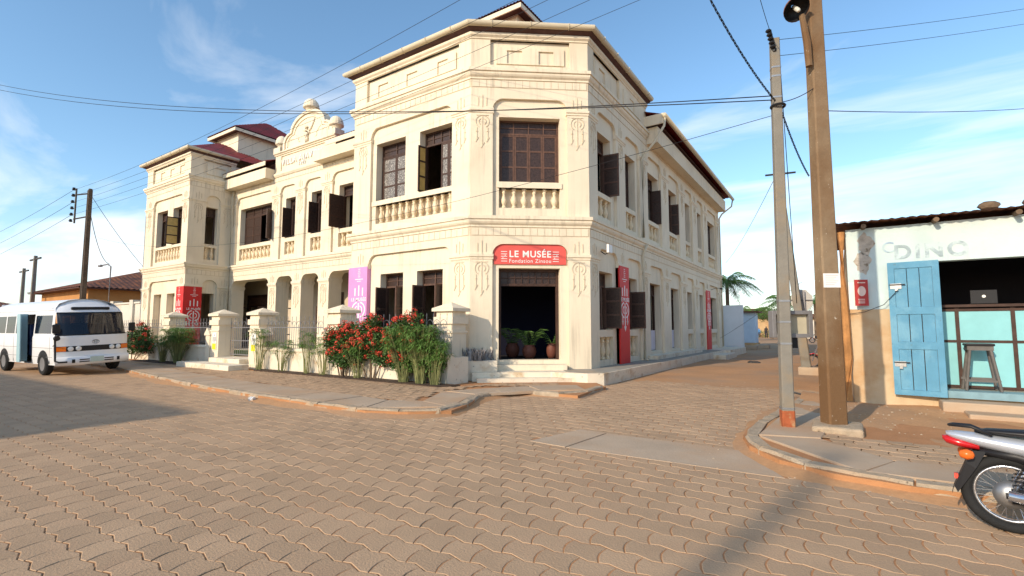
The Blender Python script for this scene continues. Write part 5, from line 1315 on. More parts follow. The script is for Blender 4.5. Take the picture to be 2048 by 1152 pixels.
obj('painted_foot', rot_about(taper(MB(), (-.71,8.62,-.03), (-.706,8.623,.36), .090, .089), (-.71,8.62,0), R(20)), M('rust red paint', (.33,.09,.035), .9, .3, 6, c2=(.40,.25,.13), s2=5, lo=.5, hi=.6), gp)
for z in (.38, 1.35, 1.68, 2.0, 5.25, 5.75, 5.6):
    k = z/6.25; a = .086+(.064-.086)*k+.004
    obj('band', rot_about(taper(MB(), (-.71+.07*k,8.62+.05*k,z), (-.71+.07*k,8.62+.05*k,z+.028), a, a), (-.71,8.62,0), R(20)), MAT['steel'], gp)
obj('insulator_strip', MB().tube([(-.72,8.60,6.38),(-.66,8.62,6.02)], .03, 6), MAT['blackpl'], gp)
for i in range(5): obj('insulator', MB().lathe([(.03,0),(.045,.015),(.045,.03),(.03,.045)], (-.73+.013*i,8.58,6.34-.07*i), 8), MAT['blackpl'], gp)
obj('cable_clamp', MB().torus(Matrix.Translation((-.65,8.66,5.12)) @ Matrix.Rotation(R(90),4,'X'), .10, .02, 16, 6), MAT['blackpl'], gp)
mbx = empty('meter_box', (-.62,8.85,1.45), R(28), 'open backed grey meter box strapped behind the slim pole', 'cabinet'); ORG['meter_box'] = Vector((0,0,0))
m = MB()
for (x0,x1,z0,z1) in ((-.30,-.24,0,.42),(.24,.30,0,.42),(-.24,.24,.36,.42),(-.24,.24,0,.06)): m.box(x0,x1,-.06,.10,z0,z1)
obj('frame', m, MAT['greyiron'], mbx, local=True, bevel=.006)
obj('back_plate', MB().box(-.24,.24,.02,.06,.06,.36), M('beige plate', (.42,.38,.28), .8, .1), mbx, local=True)
obj('cable_gland', MB().box(.0,.08,-.02,.06,-.16,.0), MAT['blackpl'], mbx, local=True)
bp_ = empty('utility_pole', (-.12,8.80,.1), 0, 'thick brown stained concrete pole beside the shop', 'pole')
obj('shaft', rot_about(taper(MB(), (-.12,8.80,.05), (-.12,8.79,8.3), .138, .092, .128, .085), (-.12,8.8,0), R(33)), MAT['rustpole'], bp_)
obj('footing', rot_about(MB().prism([(-.42,8.42),(.20,8.40),(.26,9.1),(-.38,9.12)], .05, .20), (-.12,8.8,0), R(4)), MAT['kerb'], bp_, bevel=.04)
pn = Face((-.12-.165*.9,8.80-.16), (math.cos(R(33)),math.sin(R(33))))
nt_ = obj('paper_notice', MB().fbox(Face((-.159,8.631),(math.cos(R(33)),math.sin(R(33)))), 0, .25, .0, .004, 2.20, 2.41), MAT['white']); tag(nt_, 'white paper notice pasted round the thick brown pole', 'notice')
m = MB(); Fp = Face((-.159,8.631),(math.cos(R(33)),math.sin(R(33))))
for i in range(6): m.fbox(Fp, .03, .22-.03*(i % 3), .004, .005, 2.38-i*.028, 2.384-i*.028)
pl_ = obj('print_lines', m, MAT['greyiron'], nt_)
# street lamp on the thick pole: rusty bowl on a flat arm
lp = empty('street_lamp', (-.20,8.62,5.6), 0, 'rusty bowl street lamp with bulb on the thick brown pole', 'lamp')
obj('arm', MB().tube([(-.20,8.60,5.62),(-.21,8.58,6.0),(-.26,8.50,6.42)], [.05,.055,.04], 8), MAT['rustpole'], lp)
Ml = Matrix.Translation((-.32,8.44,6.50)) @ Matrix.Rotation(R(33),4,'Z') @ Matrix.Rotation(R(-42),4,'X')
obj('bowl', MB().lathe([(.19,0),(.185,.03),(.15,.10),(.08,.15),(.05,.17)], (0,0,0), 20, False).xform(Ml), MAT['rust'], lp, smooth=True)
obj('bowl_lining', MB().lathe([(.183,.004),(.176,.03),(.143,.093),(.07,.142),(.02,.16)], (0,0,0), 20, False).xform(Ml), MAT['blackpl'], lp, smooth=True)
obj('bulb', MB().lathe([(.02,.15),(.03,.08),(.035,.0),(.03,-.07),(.005,-.09)], (0,0,0), 12).xform(Ml), M('cold bulb', (.6,.58,.5), .2, .05), lp, smooth=True)
lpo = empty('leaning_pole', (-.95,19.7,0), 0, 'leaning concrete pole further down the lane', 'pole')
obj('shaft', taper(MB(), (-.95,19.7,-.05), (-1.60,19.6,7.6), .15, .085), MAT['concpole'], lpo)
obj('footing', MB().box(-1.22,-.55,19.45,20.0,-.05,.28), MAT['slab'], lpo, bevel=.04)
obj('cross_arm', MB().tube([(-1.95,19.4,7.05),(-1.03,19.75,7.1)], .035, 6), MAT['iron'], lpo)
ss = empty('road_sign', (-.98,19.98,0), 0, 'back of an octagonal road sign on a thin post', 'sign')
obj('post', MB().box(-1.0,-.94,19.95,20.01,-.02,2.9), MAT['greyiron'], ss)
oc_ = [(.41*math.cos(R(22.5+45*k)), .41*math.sin(R(22.5+45*k))) for k in range(8)]
Fs = Face((-1.02,19.98), (CY,SY)); obj('plate', MB().fprism(Fs, [(u,2.57+z) for u,z in oc_], -.035, -.03+.0), M('sign back', (.62,.60,.55), .6, .06), ss)
obj('crossbar', MB().fbox(Fs, -.38, .38, -.030, -.012, 2.55, 2.59), MAT['greyiron'], ss)
# left-hand pole with its rack of insulators
lpp = empty('utility_pole', (-34.4,9.45,0), 0, 'tall slotted concrete pole behind the minibus', 'pole')
m = MB(); B0 = (-34.4,9.45,-.05); T0 = (-34.45,9.45,9.25)
for s_ in (-1,1): taper(m, (-34.4+s_*.11,9.45,-.05), (-34.45+s_*.08,9.45,9.25), .055, .04, .12, .09)
for i in range(14):
    z = .2+i*.68; m.box(-34.50,-34.33,9.38,9.52,z,z+.28)
obj('shaft', m, MAT['darkpole'], lpp)
m = MB(); m.tube([(-34.45,9.40,9.05),(-35.9,9.2,9.15)], .04, 6); m.tube([(-34.45,9.40,7.75),(-35.9,9.2,7.75)], .04, 6); m.tube([(-35.75,9.2,7.5),(-35.75,9.2,9.5)], .045, 6); obj('rack', m, MAT['iron'], lpp)
for i in range(6): obj('insulator', MB().lathe([(.05,0),(.09,.03),(.09,.08),(.05,.12),(.08,.15),(.02,.17)], (-36.0-.04*i,9.15,9.42-.36*i), 8), MAT['blackpl'], lpp)
def pole_simple(loc, h, label, arm=True, name='utility_pole', a0=.17, a1=.11):
    t = empty(name, loc, 0, label, 'pole'); obj('shaft', taper(MB(), loc, (loc[0],loc[1],loc[2]+h), a0, a1), MAT['concpole'], t)
    if arm: obj('cross_arm', MB().box(loc[0]-1.5,loc[0]+1.5,loc[1]-.05,loc[1]+.05,loc[2]+h-.35,loc[2]+h-.22), MAT['iron'], t)
pole_simple((-56.5,12.2,0), 7.7, 'distant grey pole with cross arm, right of the distant pair')
pole_simple((-66,13.5,0), 7.4, 'distant grey pole with cross arm, leftmost of the distant pair')
sl_ = empty('street_lamp', (-39.5,12.1,0), 0, 'thin street lamp on a bent pole beside the rusty roofed house', 'lamp')
obj('pole', MB().tube([(-39.5,12.15,0),(-39.45,12.15,5.6),(-39.7,12.05,5.75),(-40.4,11.9,5.7)], .045, 6), MAT['greyiron'], sl_); obj('lamp_head', MB().box(-40.7,-40.25,11.82,11.98,5.62,5.76), MAT['greyiron'], sl_, bevel=.03)
def F_pt(px, py, dist):          # point seen at a photo pixel, dist metres along the view
    th = math.atan(80/984.0); u = (px-1024)/984.; v = -(py-576)/984.
    f = math.cos(th)-v*math.sin(th); up = math.sin(th)+v*math.cos(th)
    return Vector((u*CY-f*SY, u*SY+f*CY, up))*dist+Vector((0,0,1.6))
def cable(name, a, b, sag, r, label, n=24, group='overhead wires'):
    a, b = Vector(a), Vector(b)
    pts = [a.lerp(b, t/n)-Vector((0,0,sag*4*(t/n)*(1-t/n))) for t in range(n+1)]
    o = obj(name, MB().tube(pts, r, 5), MAT['cable'], smooth=True); return tag(o, label, 'wire', group)
gpt = Vector((-.66,8.66,5.25))
for k, dz in ((0,0),(1,.07)):
    cable('overhead_cable', F_pt(-120,140+10*k,24), gpt+Vector((0,0,dz-.02)), .9+.05*k, .009, ['lower', 'upper'][k]+' strand of the thick double cable crossing in front of the villa')
cable('overhead_cable', gpt+Vector((.05,0,-.25)), F_pt(195,475,34), 1.3, .005, 'thin wire sagging across both storeys of the villa')
rk = lambda i: Vector((-36.0-.04*i,9.15,9.45-.36*i))
for i, (px, py, nm) in enumerate(((990,-40,'uppermost'),(1150,-60,'second'),(1260,-80,'third'),(1420,-110,'fourth'),(1560,-120,'lowest'))):
    cable('overhead_cable', rk(i), F_pt(px,py,11.5), .45, .006, nm+' of the parallel wires running from the left pole over the roofs')
for i, py in enumerate((478,500,520)):
    cable('overhead_cable', rk(i*2), F_pt(-120,py+30,60), .6, .010, ['top','middle','bottom'][i]+' wire leaving the left pole towards the street behind the bus')
cable('overhead_cable', (-34.5,9.45,9.1), (-34.0,12.0,5.2), .15, .012, 'service wire from the left pole down to the pavilion')
cable('overhead_cable', (-34.6,9.4,8.9), (-39.45,12.1,5.75), .9, .016, 'slack service cable from the left pole to the thin lamp')
def twisted(a, b, sag, label):
    a, b = Vector(a), Vector(b); n = 150; m = MB()
    for ph in (0, 2.1, 4.2):
        m.tube([a.lerp(b,t/n)-Vector((0,0,sag*4*(t/n)*(1-t/n)))+Vector((.008*math.cos(t*.3+ph), .008*math.sin(t*.3+ph), .008*math.sin(t*.3+ph+1))) for t in range(n+1)], .0055, 5)
    return tag(obj('overhead_cable', m, MAT['cable'], smooth=True), label, 'wire', 'overhead wires')
twisted(F_pt(1395,-50,6.5), gpt+Vector((-.02,-.05,-.05)), .12, 'thick twisted black cable coming down to the slim grey pole')
twisted(gpt+Vector((.03,0,-.1)), F_pt(1618,352,9.1), .10, 'twisted cable from the slim pole behind the thick pole')
cable('overhead_cable', F_pt(1510,-40,7), (-.68,8.62,6.25), .05, .0045, 'wire rising steeply from the top of the slim grey pole')
cable('overhead_cable', (-.62,8.66,6.22), F_pt(2120,6,12), .05, .0045, 'upper wire from the slim pole to the right edge')
cable('overhead_cable', (-.62,8.66,5.95), F_pt(2120,36,12), .05, .0045, 'second wire from the slim pole to the right edge')
cable('overhead_cable', (.02,8.85,4.95), F_pt(2120,211,13), .08, .007, 'wire leaving the thick brown pole over the shop roof')
cable('overhead_cable', (-.60,8.7,6.0), (-.55,9.2,2.0), .0, .006, 'wire hanging straight down beside the slim grey pole')
cable('overhead_cable', (-.58,8.72,5.2), (-.16,8.66,5.28), .03, .007, 'short tie wire between the two front poles')
cable('overhead_cable', (-1.6,19.6,7.1), F_pt(1452,525,44), .3, .010, 'wire from the leaning pole towards the palm')
cable('overhead_cable', (-1.0,19.8,3.2), F_pt(1380,705,46), .3, .008, 'thin far wire over the lane')

# ---------------------------------------------------------------- shop on the right
MAT['shopwall'] = M('pale blue white distemper', (.52,.63,.62), .9, .08, 1.2, bump=.2, bscale=25, streak=.6, c2=(.64,.65,.58), s2=.9, lo=.5, hi=.7)
MAT['shoplow'] = M('ochre earth plaster', (.56,.42,.26), .95, .1, 1.5, bump=.3, bscale=16, streak=.6, c2=(.46,.25,.10), s2=1.0, lo=.48, hi=.7)
MAT['shopblue'] = M('worn blue paint', (.095,.27,.40), .65, .12, 3, bump=.15, bscale=30, c2=(.15,.34,.46), s2=2.2, lo=.5, hi=.65, c3=(.10,.20,.25), s3=12, lo3=.66, hi3=.72)
MAT['aqua'] = M('aqua board', (.24,.54,.57), .6, .08, 2.5)
MAT['stoolwood'] = M('grey stool wood', (.13,.12,.11), .8, .2, 8)
MAT['patch'] = M('bare grey render', (.45,.40,.33), .95, .25, 8, bump=.6, bscale=18, c2=(.14,.10,.05), s2=7, lo=.58, hi=.66)
shop = empty('shop', (2.4,12.3,.1), 0, 'small corrugated roofed shop with pale blue upper wall and ochre lower wall', 'building')
FS = Face((.2,12.1), (1,0), 6.4)
SO = (1.36,3.75,.45,2.86)
m = MB(); layer(m, FS, 0, 6.4, 1.97, 3.60, [(SO[0],SO[1],1.9,SO[3])], -.25, 0); obj('wall', m, MAT['shopwall'], shop)
m = MB(); layer(m, FS, 0, 6.4, .0, 1.97, [(SO[0],SO[1],SO[2],2.1)], -.25, .002); obj('lower_wall', m, MAT['shoplow'], shop)
m = MB(); m.box(.2,.42,12.35,17.5,0,3.55); obj('side_wall', m, MAT['shoplow'], shop)
m = MB(); m.box(6.38,6.6,12.35,17.5,0,3.4); m.box(.2,6.6,17.3,17.5,0,3.4); obj('back_wall', m, MAT['shoplow'], shop)
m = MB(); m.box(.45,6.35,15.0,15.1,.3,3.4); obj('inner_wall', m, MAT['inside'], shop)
m = MB(); m.box(.43,6.37,12.36,15,.30,.45); obj('floor', m, MAT['floorcem'], shop)
m = MB(); m.box(SO[0]+.2,SO[1]+.2,12.02,12.42,.33,.455); obj('threshold', m, M('blue grey sill', (.20,.32,.36), .8, .15, 5), shop)
# left corner post of warped timber
obj('corner_post', MB().tube([(.10,12.0,0),(.13,12.02,1.0),(.10,12.0,2.2),(.12,12.02,3.55)], [.09,.08,.085,.075], 8), M('orange timber', (.42,.20,.07), .9, .3, 4, bump=.4, bscale=14), shop)
rr_ = random.Random(77); vs = []; n = 130
for i in range(n+1):
    x = -.12+6.9*i/n; wv = .011*math.sin(x*2*math.pi/.15)
    vs.append((x, 11.78+rr_.uniform(-.012,.012), 3.70+.01*x*0+wv)); vs.append((x, 17.8, 3.95+wv))
m = MB(); m.add(vs, [(2*i,2*i+2,2*i+3,2*i+1) for i in range(n)]); obj('roof', m, MAT['rust'], shop, smooth=True, norm=False)
for x in (.50,1.60,2.70,3.8,4.9): obj('roof_pole', MB().tube([(x,11.84,3.61),(x,17.6,3.84)], .045, 8), MAT['trunk'], shop)
for x, z, nm in ((.46,2.9,0),(.52,3.28,1)):
    P = [(x-.2+.13*(1+.18*math.sin(a*3+nm)+.12*math.sin(a*7+nm*2))*math.cos(a), z+.21*(1+.15*math.sin(a*4+nm)+.10*math.sin(a*9))*math.sin(a)) for a in [2*math.pi*k/26 for k in range(26)]]
    obj('bare_patch', MB().fprism(FS, P, -.004, .006), MAT['patch'], shop)
text('DINO', .37, FS.p(1.31,.004,2.95), rotf(FS), M('faded grey lettering', (.33,.41,.43), .9, .2, 9, c2=(.50,.60,.60), s2=7, lo=.45, hi=.6), shop, 'lettering', .002, spacing=1.25, bold=.012)
text('C', .30, FS.p(.68,.004,3.08), rotf(FS), M('faded blue lettering', (.28,.38,.50), .9, .3, 9, c2=(.44,.56,.57), s2=7, lo=.4, hi=.55), shop, 'lettering', .002)
for i, (x, w_) in enumerate(((2.36,.30),(2.95,.34))):
    st_ = bpy.data.meshes.new('stone'); b = bmesh.new(); bmesh.ops.create_icosphere(b, subdivisions=2, radius=w_*.5); r2 = random.Random(i)
    for v in b.verts: v.co = Vector((v.co.x, v.co.y*.8, v.co.z*.6))*(1+r2.uniform(-.12,.12))
    b.to_mesh(st_); b.free(); st_.materials.append(MAT['trunk']); o = bpy.data.objects.new('stone', st_); COL.objects.link(o); o.location = (x, 12.05, 3.80); tag(o, ['smaller','larger'][i]+' stone weighing down the shop roof', 'stone', 'stones on the shop roof')
# blue door leaf standing open against the wall
dl = empty('shop_door', FS.p(.62,.10,.32), 0, 'open blue panelled door leaf of the shop', 'door')
FD = Face((.84,11.99), (math.cos(R(-7)),math.sin(R(-7))))
DW = .76; m = MB(); layer(m, FD, 0, DW, .34, 2.86, [(.10,.66,.44,1.20),(.10,.66,1.34,1.86),(.10,.66,2.0,2.74)], -.02, .025)
obj('leaf_frame', m, MAT['shopblue'], dl)
for z0, z1 in ((.44,1.20),(1.34,1.86),(2.0,2.74)):
    for a, b in ((.10,.285),(.29,.47),(.475,.66)):
        obj('board', MB().fbox(FD, a+.004, b-.004, -.012, .006+.004*((a*10)%2), z0+.002, z1-.002), MAT['shopblue'], dl)
P = [(.10,2.742),(.66,2.742),(.66,2.66)]+[(.38+.28*math.cos(R(a)), 2.64+.08*math.sin(R(a))) for a in range(0,181,20)]+[(.10,2.66)]
for z, nm in ((2.40,'bolt'),(.92,'bolt')):
    b_ = obj(nm, MB().fbox(FD, .03, .20, .026, .034, z-.05, z+.05), MAT['steel'], dl); obj('bolt_rod', MB().tube([FD.p(.02,.045,z+.03), FD.p(.26,.045,z+.03)], .010, 6), MAT['iron'], b_); obj('padlock', MB().fbox(FD, .10, .15, .034, .06, z-.09, z-.02), MAT['steel'], b_)
tag(obj('door_tie', MB().tube([FD.p(.15,.06,2.33),(.75,11.95,2.05),(.45,12.04,1.92),(.12,12.06,1.87)], .006, 5), MAT['cable']), 'thin cord tying the blue door back to the corner post', 'cord')
rs = empty('advert_plate', (.40,12.04,2.03), 0, 'small red advertising plate on the shop corner', 'sign')
FG = Face((.30,11.93), (math.cos(R(25)),math.sin(R(25)))); obj('plate', MB().fbox(FG, 0, .24, -.01, .01, 2.04, 2.56), M('red plate', (.42,.045,.04), .5, .1), rs)
m = MB(); m.fprism(FG, [(.12+.075*math.cos(R(a)), 2.33+.10*math.sin(R(a))) for a in range(0,360,24)], .010, .013); m.fbox(FG, .05, .19, .010, .013, 2.49, 2.51)
for i in range(3): m.fbox(FG, .05, .17, .010, .013, 2.09+i*.035, 2.105+i*.035)
obj('print', m, M('pale print', (.72,.55,.48), .6, .1), rs)
pp = obj('paper_poster', MB().fbox(FS, .0, .12, .004, .008, 1.98, 2.52), MAT['white'], None); tag(pp, 'pale paper pasted on the shop wall beside the red plate', 'poster')
# counter, laptop, stool
ct = empty('counter', (2.6,12.9,.45), 0, 'aqua panelled shop counter with dark framing', 'counter')
FQ = Face((1.45,12.72), (1,0)); m = MB()
for u in (0,.44,1.22,2.2): m.fbox(FQ, u, u+.06, -.06, .0, .45, 2.0)
for z in (.46,1.32,1.92): m.fbox(FQ, .06, 2.2, -.055, -.004, z, z+.05)
m.fbox(FQ, -.05, 2.32, -.55, .06, 2.0, 2.05); obj('frame', m, MAT['wood'], ct)
for a, b in ((.06,.44),(.50,1.22),(1.28,2.2)):
    for z0, z1 in ((.51,1.32),(1.37,1.92)): obj('panel', MB().fbox(FQ, a, b, -.04, -.015, z0, z1), MAT['aqua'], ct)
lt = empty('laptop', (2.35,12.82,2.05), 0, 'open black laptop on the shop counter seen from behind', 'laptop')
obj('lid', MB().box(2.13,2.51,12.70,12.715,2.06,2.32), MAT['blackpl'], lt, bevel=.006)
obj('base', MB().box(2.13,2.52,12.76,13.0,2.052,2.068), MAT['blackpl'], lt)
obj('lid_mark', MB().lathe([(.028,-.002),(.028,.002)], (0,0,0), 12).xform(Matrix.Translation((2.32,12.695,2.20)) @ Matrix.Rotation(R(90),4,'X')), MAT['lens'], lt)
bx_ = obj('white_box', MB().box(1.47,1.62,12.80,13.05,2.052,2.30), MAT['white']); tag(bx_, 'pale box at the left end of the shop counter', 'box')
so2 = empty('stool', (2.14,12.42,.45), 0, 'grey wooden stool in front of the aqua counter', 'stool')
sx_, sy_ = 2.14, 12.40
obj('seat', MB().box(sx_-.20,sx_+.20,sy_-.16,sy_+.16,1.27,1.315), MAT['blackpl'], so2, bevel=.015)
obj('apron', MB().box(sx_-.18,sx_+.18,sy_-.14,sy_+.14,1.19,1.27), MAT['stoolwood'], so2)
for ax in (-1,1):
    for ay in (-1,1): obj('leg', MB().tube([(sx_+ax*.14,sy_+ay*.11,1.22),(sx_+ax*.235,sy_+ay*.17,.46)], .026, 6), MAT['stoolwood'], so2)
obj('stretcher', MB().box(sx_-.25,sx_+.24,sy_-.17,sy_-.13,.62,.66), MAT['stoolwood'], so2); obj('stretcher', MB().box(sx_-.25,sx_+.24,sy_+.13,sy_+.17,.64,.68), MAT['stoolwood'], so2)
ss_ = empty('shop_steps', (2.8,11.6,.1), 0, 'worn concrete steps below the shop threshold', 'steps')
obj('step', MB().box(1.48,5.0,11.62,12.09,.05,.30), MAT['slab'], ss_, bevel=.025); obj('step', MB().box(1.75,5.0,11.15,11.63,.04,.17), MAT['slab'], ss_, bevel=.025)
# ---------------------------------------------------------------- lane, far houses, trees, people
MAT['ochrewall'] = M('ochre earth wall', (.50,.33,.17), .95, .12, 1.0, bump=.2, bscale=12, c2=(.40,.22,.10), s2=.8, lo=.5, hi=.7)
MAT['orangewall'] = M('orange wall', (.46,.23,.085), .95, .15, .8, c2=(.42,.20,.07), s2=.7, lo=.5, hi=.7)
MAT['palewall'] = M('pale wall', (.62,.58,.50), .9, .08, .8, c2=(.52,.44,.34), s2=.6, lo=.5, hi=.75)
MAT['bluewall'] = M('pale blue boards', (.50,.60,.70), .7, .06, 2)
MAT['whitewall'] = M('white wall', (.66,.69,.73), .9, .05, 1.5)
o = obj('yard_wall', MB().box(-6.9,-5.35,36.3,36.55,-.05,3.15), MAT['whitewall']); tag(o, 'plain white wall at the far end of the museum side', 'wall')
ko = empty('kiosk', (-6.6,46.5,0), 0, 'pale blue wooden kiosk beyond the museum in the lane', 'kiosk')
obj('body', MB().box(-7.6,-5.85,46,47.6,.35,2.9), MAT['bluewall'], ko)
for i in range(8): obj('board', MB().box(-7.58+i*.215,-7.385+i*.215,45.975,46.0,.38,2.85), MAT['bluewall'], ko)
obj('hatch', MB().box(-7.3,-6.75,45.95,45.975,1.6,2.4), MAT['wood2'], ko)
obj('roof', MB().box(-7.9,-5.5,45.6,47.9,2.9,3.02), MAT['rust'], ko); obj('base', MB().box(-7.7,-5.75,45.9,47.7,-.05,.35), MAT['ochrewall'], ko)
for i, (x0,x1,y0,y1) in enumerate(((-5.7,-4.7,44.0,45.2),(-6.4,-5.2,41.2,42.0))):
    tag(obj('concrete_step', MB().box(x0,x1,y0,y1,-.05,.25), MAT['slab'], bevel=.03), ['concrete slab in front of the kiosk','concrete slab between the white wall and the kiosk'][i], 'step')
def house(name, loc, x0, x1, y0, y1, h, zr, wallmat, roofmat, label, over=.6, doors=(), ridge=None):
    t = empty(name, loc, 0, label, 'house')
    obj('wall', MB().box(x0,x1,y0,y1,-.05,h), wallmat, t)
    a = (x0-over,y0-over,h-.02); 
    cx, cy = (x0+x1)/2, (y0+y1)/2; hy = (y1-y0)/2
    if x1-x0 >= y1-y0: A = (x0+hy, cy, zr); B = (x1-hy, cy, zr); quads = (((x0-over,y0-over,h),(x1+over,y0-over,h),A,B),((x1+over,y0-over,h),(x1+over,y1+over,h),B,B),((x1+over,y1+over,h),(x0-over,y1+over,h),B,A),((x0-over,y1+over,h),(x0-over,y0-over,h),A,A))
    else:
        hx = (x1-x0)/2; A = (cx,y0+hx,zr); B = (cx,y1-hx,zr); quads = (((x0-over,y0-over,h),(x1+over,y0-over,h),A,A),((x1+over,y0-over,h),(x1+over,y1+over,h),A,B),((x1+over,y1+over,h),(x0-over,y1+over,h),B,B),((x0-over,y1+over,h),(x0-over,y0-over,h),B,A))
    r_ = None
    for q in quads:
        m = MB(); e0, e1, r0, r1 = map(Vector, q); ex = e1-e0; Ln = ex.length; ex.normalize(); mid = (r0+r1)/2-e0; sv = mid-ex*mid.dot(ex); H_ = sv.length; sv.normalize(); nn = ex.cross(sv)
        ta, tb = (r0-e0).dot(ex), (r1-e0).dot(ex); n_ = min(260, int(Ln/.09)); vs = []
        for i in range(n_+1):
            tt = Ln*i/n_; hh = H_*min(1, tt/ta if ta > 1e-6 else 1, (Ln-tt)/(Ln-tb) if Ln-tb > 1e-6 else 1); off_ = nn*(.03*math.sin(i*math.pi/2))
            vs += [e0+ex*tt+off_, e0+ex*tt+sv*hh+off_]
        m.add(vs, [(2*i,2*i+2,2*i+3,2*i+1) for i in range(n_)]); obj('roof', m, roofmat, t, smooth=True, norm=False)
    obj('eave_boards', MB().box(x0-over+.05,x1+over-.05,y0-over+.05,y1+over-.05,h-.10,h-.04), MAT['soffit'], t)
    for (wx, w_, z0, z1) in doors: obj('window', MB().box(wx,wx+w_,y0-.03,y0+.02,z0,z1), MAT['wood'], t)
    return t
house('house', (-52,16,0), -57.5,-46.3,13.0,24, 4.6, 6.7, MAT['orangewall'], MAT['rust'], 'orange walled house with rusty hipped roof behind the minibus', .8, ((-55,1.0,1.2,2.6),(-51,1.2,0,2.4),(-48.6,1.0,1.2,2.6)))
cw_ = empty('compound_wall', (-38,12.2,0), 0, 'pale compound wall between the minibus and the left pavilion', 'wall')
obj('wall', MB().box(-42.5,-34.0,12.05,12.30,-.05,3.05), MAT['palewall'], cw_); obj('coping', MB().box(-42.55,-34.0,11.98,12.37,3.05,3.15), MAT['palewall'], cw_)
for x in (-42.3,-38.2,-35.2): obj('pier', MB().box(x-.25,x+.25,11.93,12.42,-.05,3.28), MAT['palewall'], cw_)
house('house', (-75,20,0), -84,-70,16,26, 3.6, 5.2, MAT['ochrewall'], MAT['rust'], 'low distant house with brown roof at the left edge', .6)
house('house', (-98,14,0), -112,-92,10,22, 3.8, 5.6, MAT['palewall'], MAT['rust'], 'farthest low house at the end of the street on the left', .6)
# lane: walls and roofs that close the view
def lane_wall(x0, x1, y0, y1, h, mat, label):
    t = empty('boundary_wall', ((x0+x1)/2,y0,0), 0, label, 'wall'); obj('wall', MB().box(x0,x1,y0,y1,-.05,h), mat, t); obj('coping', MB().box(x0-.05,x1+.05,y0-.06,y1+.06,h,h+.12), mat, t)
lane_wall(-16,-7.0,98,98.4,2.6,MAT['ochrewall'],'ochre wall across the far end of the lane, left part')
lane_wall(-6.9,-6.0,92,98,2.9,MAT['palewall'],'pale gatepost wall in the middle of the lane end')
lane_wall(-5.9,9,92,92.4,2.7,MAT['palewall'],'pale wall across the far end of the lane, right part')
lane_wall(.4,.65,22.5,60,2.4,MAT['ochrewall'],'ochre wall along the right side of the lane')
house('house', (-12,108,0), -20,-8,102,112, 3.6, 5.4, MAT['ochrewall'], MAT['rust'], 'red roofed house behind the ochre wall at the lane end', .7)
house('house', (2,104,0), -5,8,98,108, 3.4, 5.0, MAT['ochrewall'], MAT['rust'], 'red roofed house behind the pale wall at the lane end', .7)
house('house', (4,30,0), .9,7,18.6,22.3, 3.2, 4.1, MAT['orangewall'], MAT['rust'], 'rusty roofed house just behind the shop', .7)
def bushes(name, loc, lumps, n, size, label, mat='leaf', seed=1): return shrub(name, loc, lumps, n, size, label, 'shrub', 0, mat, seed)
bushes('hedge', (-11,96.5,0), [(-3,0,.7,2.0,.8,.8),(0,0,.6,2.2,.8,.7),(3,0,.6,1.6,.8,.7)], 40, .3, 'green hedge at the foot of the far ochre wall', seed=3)
def palm(loc, h, nf, fl, label, seed, lean=(0,0)):
    t = empty('palm_tree', loc, 0, label, 'tree', 'palms over the lane'); rr_ = random.Random(seed)
    tp = Vector((loc[0]+lean[0], loc[1]+lean[1], loc[2]+h))
    obj('trunk', MB().tube([loc, Vector(loc).lerp(tp,.5)+Vector((lean[0]*.1,0,0)), tp], [.22,.17,.14], 10), MAT['trunk'], t)
    for i in range(nf):
        a = 2*math.pi*i/nf+rr_.uniform(-.25,.25); el = rr_.uniform(-.1,1.15); L_ = fl*rr_.uniform(.8,1.1); m = MB()
        pts = []
        for k in range(11):
            s_ = k/10; rad = L_*(s_*math.cos(el)*1.0); z = L_*(s_*math.sin(el)-.62*s_*s_)
            pts.append(tp+Vector((math.cos(a)*rad, math.sin(a)*rad, z)))
        m.tube(pts, [.035-.003*k for k in range(11)], 4)
        for k in range(1, 30):
            s_ = k/30*10; j = min(int(s_), 9); p = pts[j].lerp(pts[j+1], s_-j); d = (pts[j+1]-pts[j]).normalized(); sd = d.cross(Vector((0,0,1))).normalized()
            ll = .62*fl/2.6*math.sin(math.pi*min(.97,(.12+k/30*.88)))**.6+.1
            for q in (-1,1):
                e = p+sd*q*ll*.75+d*ll*.45-Vector((0,0,ll*rr_.uniform(.3,.7))); w_ = d*.035
                m.add([p-w_, p+w_, e], [(0,1,2)])
        obj('frond', m, MAT['leaf'], t, norm=False)
palm((-8.0,46.2,0), 5.6, 20, 3.1, 'palm rising behind the white wall beside the museum', 12)
palm((-9.5,72,0), 3.6, 16, 3.4, 'low dark palm left of the slim pole at the lane end', 13)
palm((-5.6,70,0), 4.6, 18, 3.6, 'palm behind the back of the octagonal sign', 14)
palm((-2.5,76,0), 5.0, 16, 3.4, 'palm between the two front poles at the lane end', 15)
def tree(loc, h, cr, label, seed, n=1500, mat='leafdark', group='broadleaf trees in the distance'):
    t = empty('tree', loc, 0, label, 'tree', group); rr_ = random.Random(seed); tr = MB(); cr_ = MB()
    tr.tube([loc,(loc[0]+.1,loc[1],loc[2]+h*.35),(loc[0]-.05,loc[1],loc[2]+h*.6)], [.25,.2,.12], 8)
    for i in range(9):
        a = rr_.uniform(0,6.28); r_ = cr*rr_.uniform(.2,.75); c = Vector((loc[0]+math.cos(a)*r_, loc[1]+math.sin(a)*r_, loc[2]+h*rr_.uniform(.5,.92)))
        tr.tube([(loc[0],loc[1],loc[2]+h*.4), c], [.1,.03], 5); k = cr*rr_.uniform(.3,.5); leafquads(cr_, c, n//9, (k,k,k*.75), .32, rr_, .5, .2)
    obj('trunk', tr, MAT['trunk'], t); obj('crown', cr_, MAT[mat], t, norm=False)
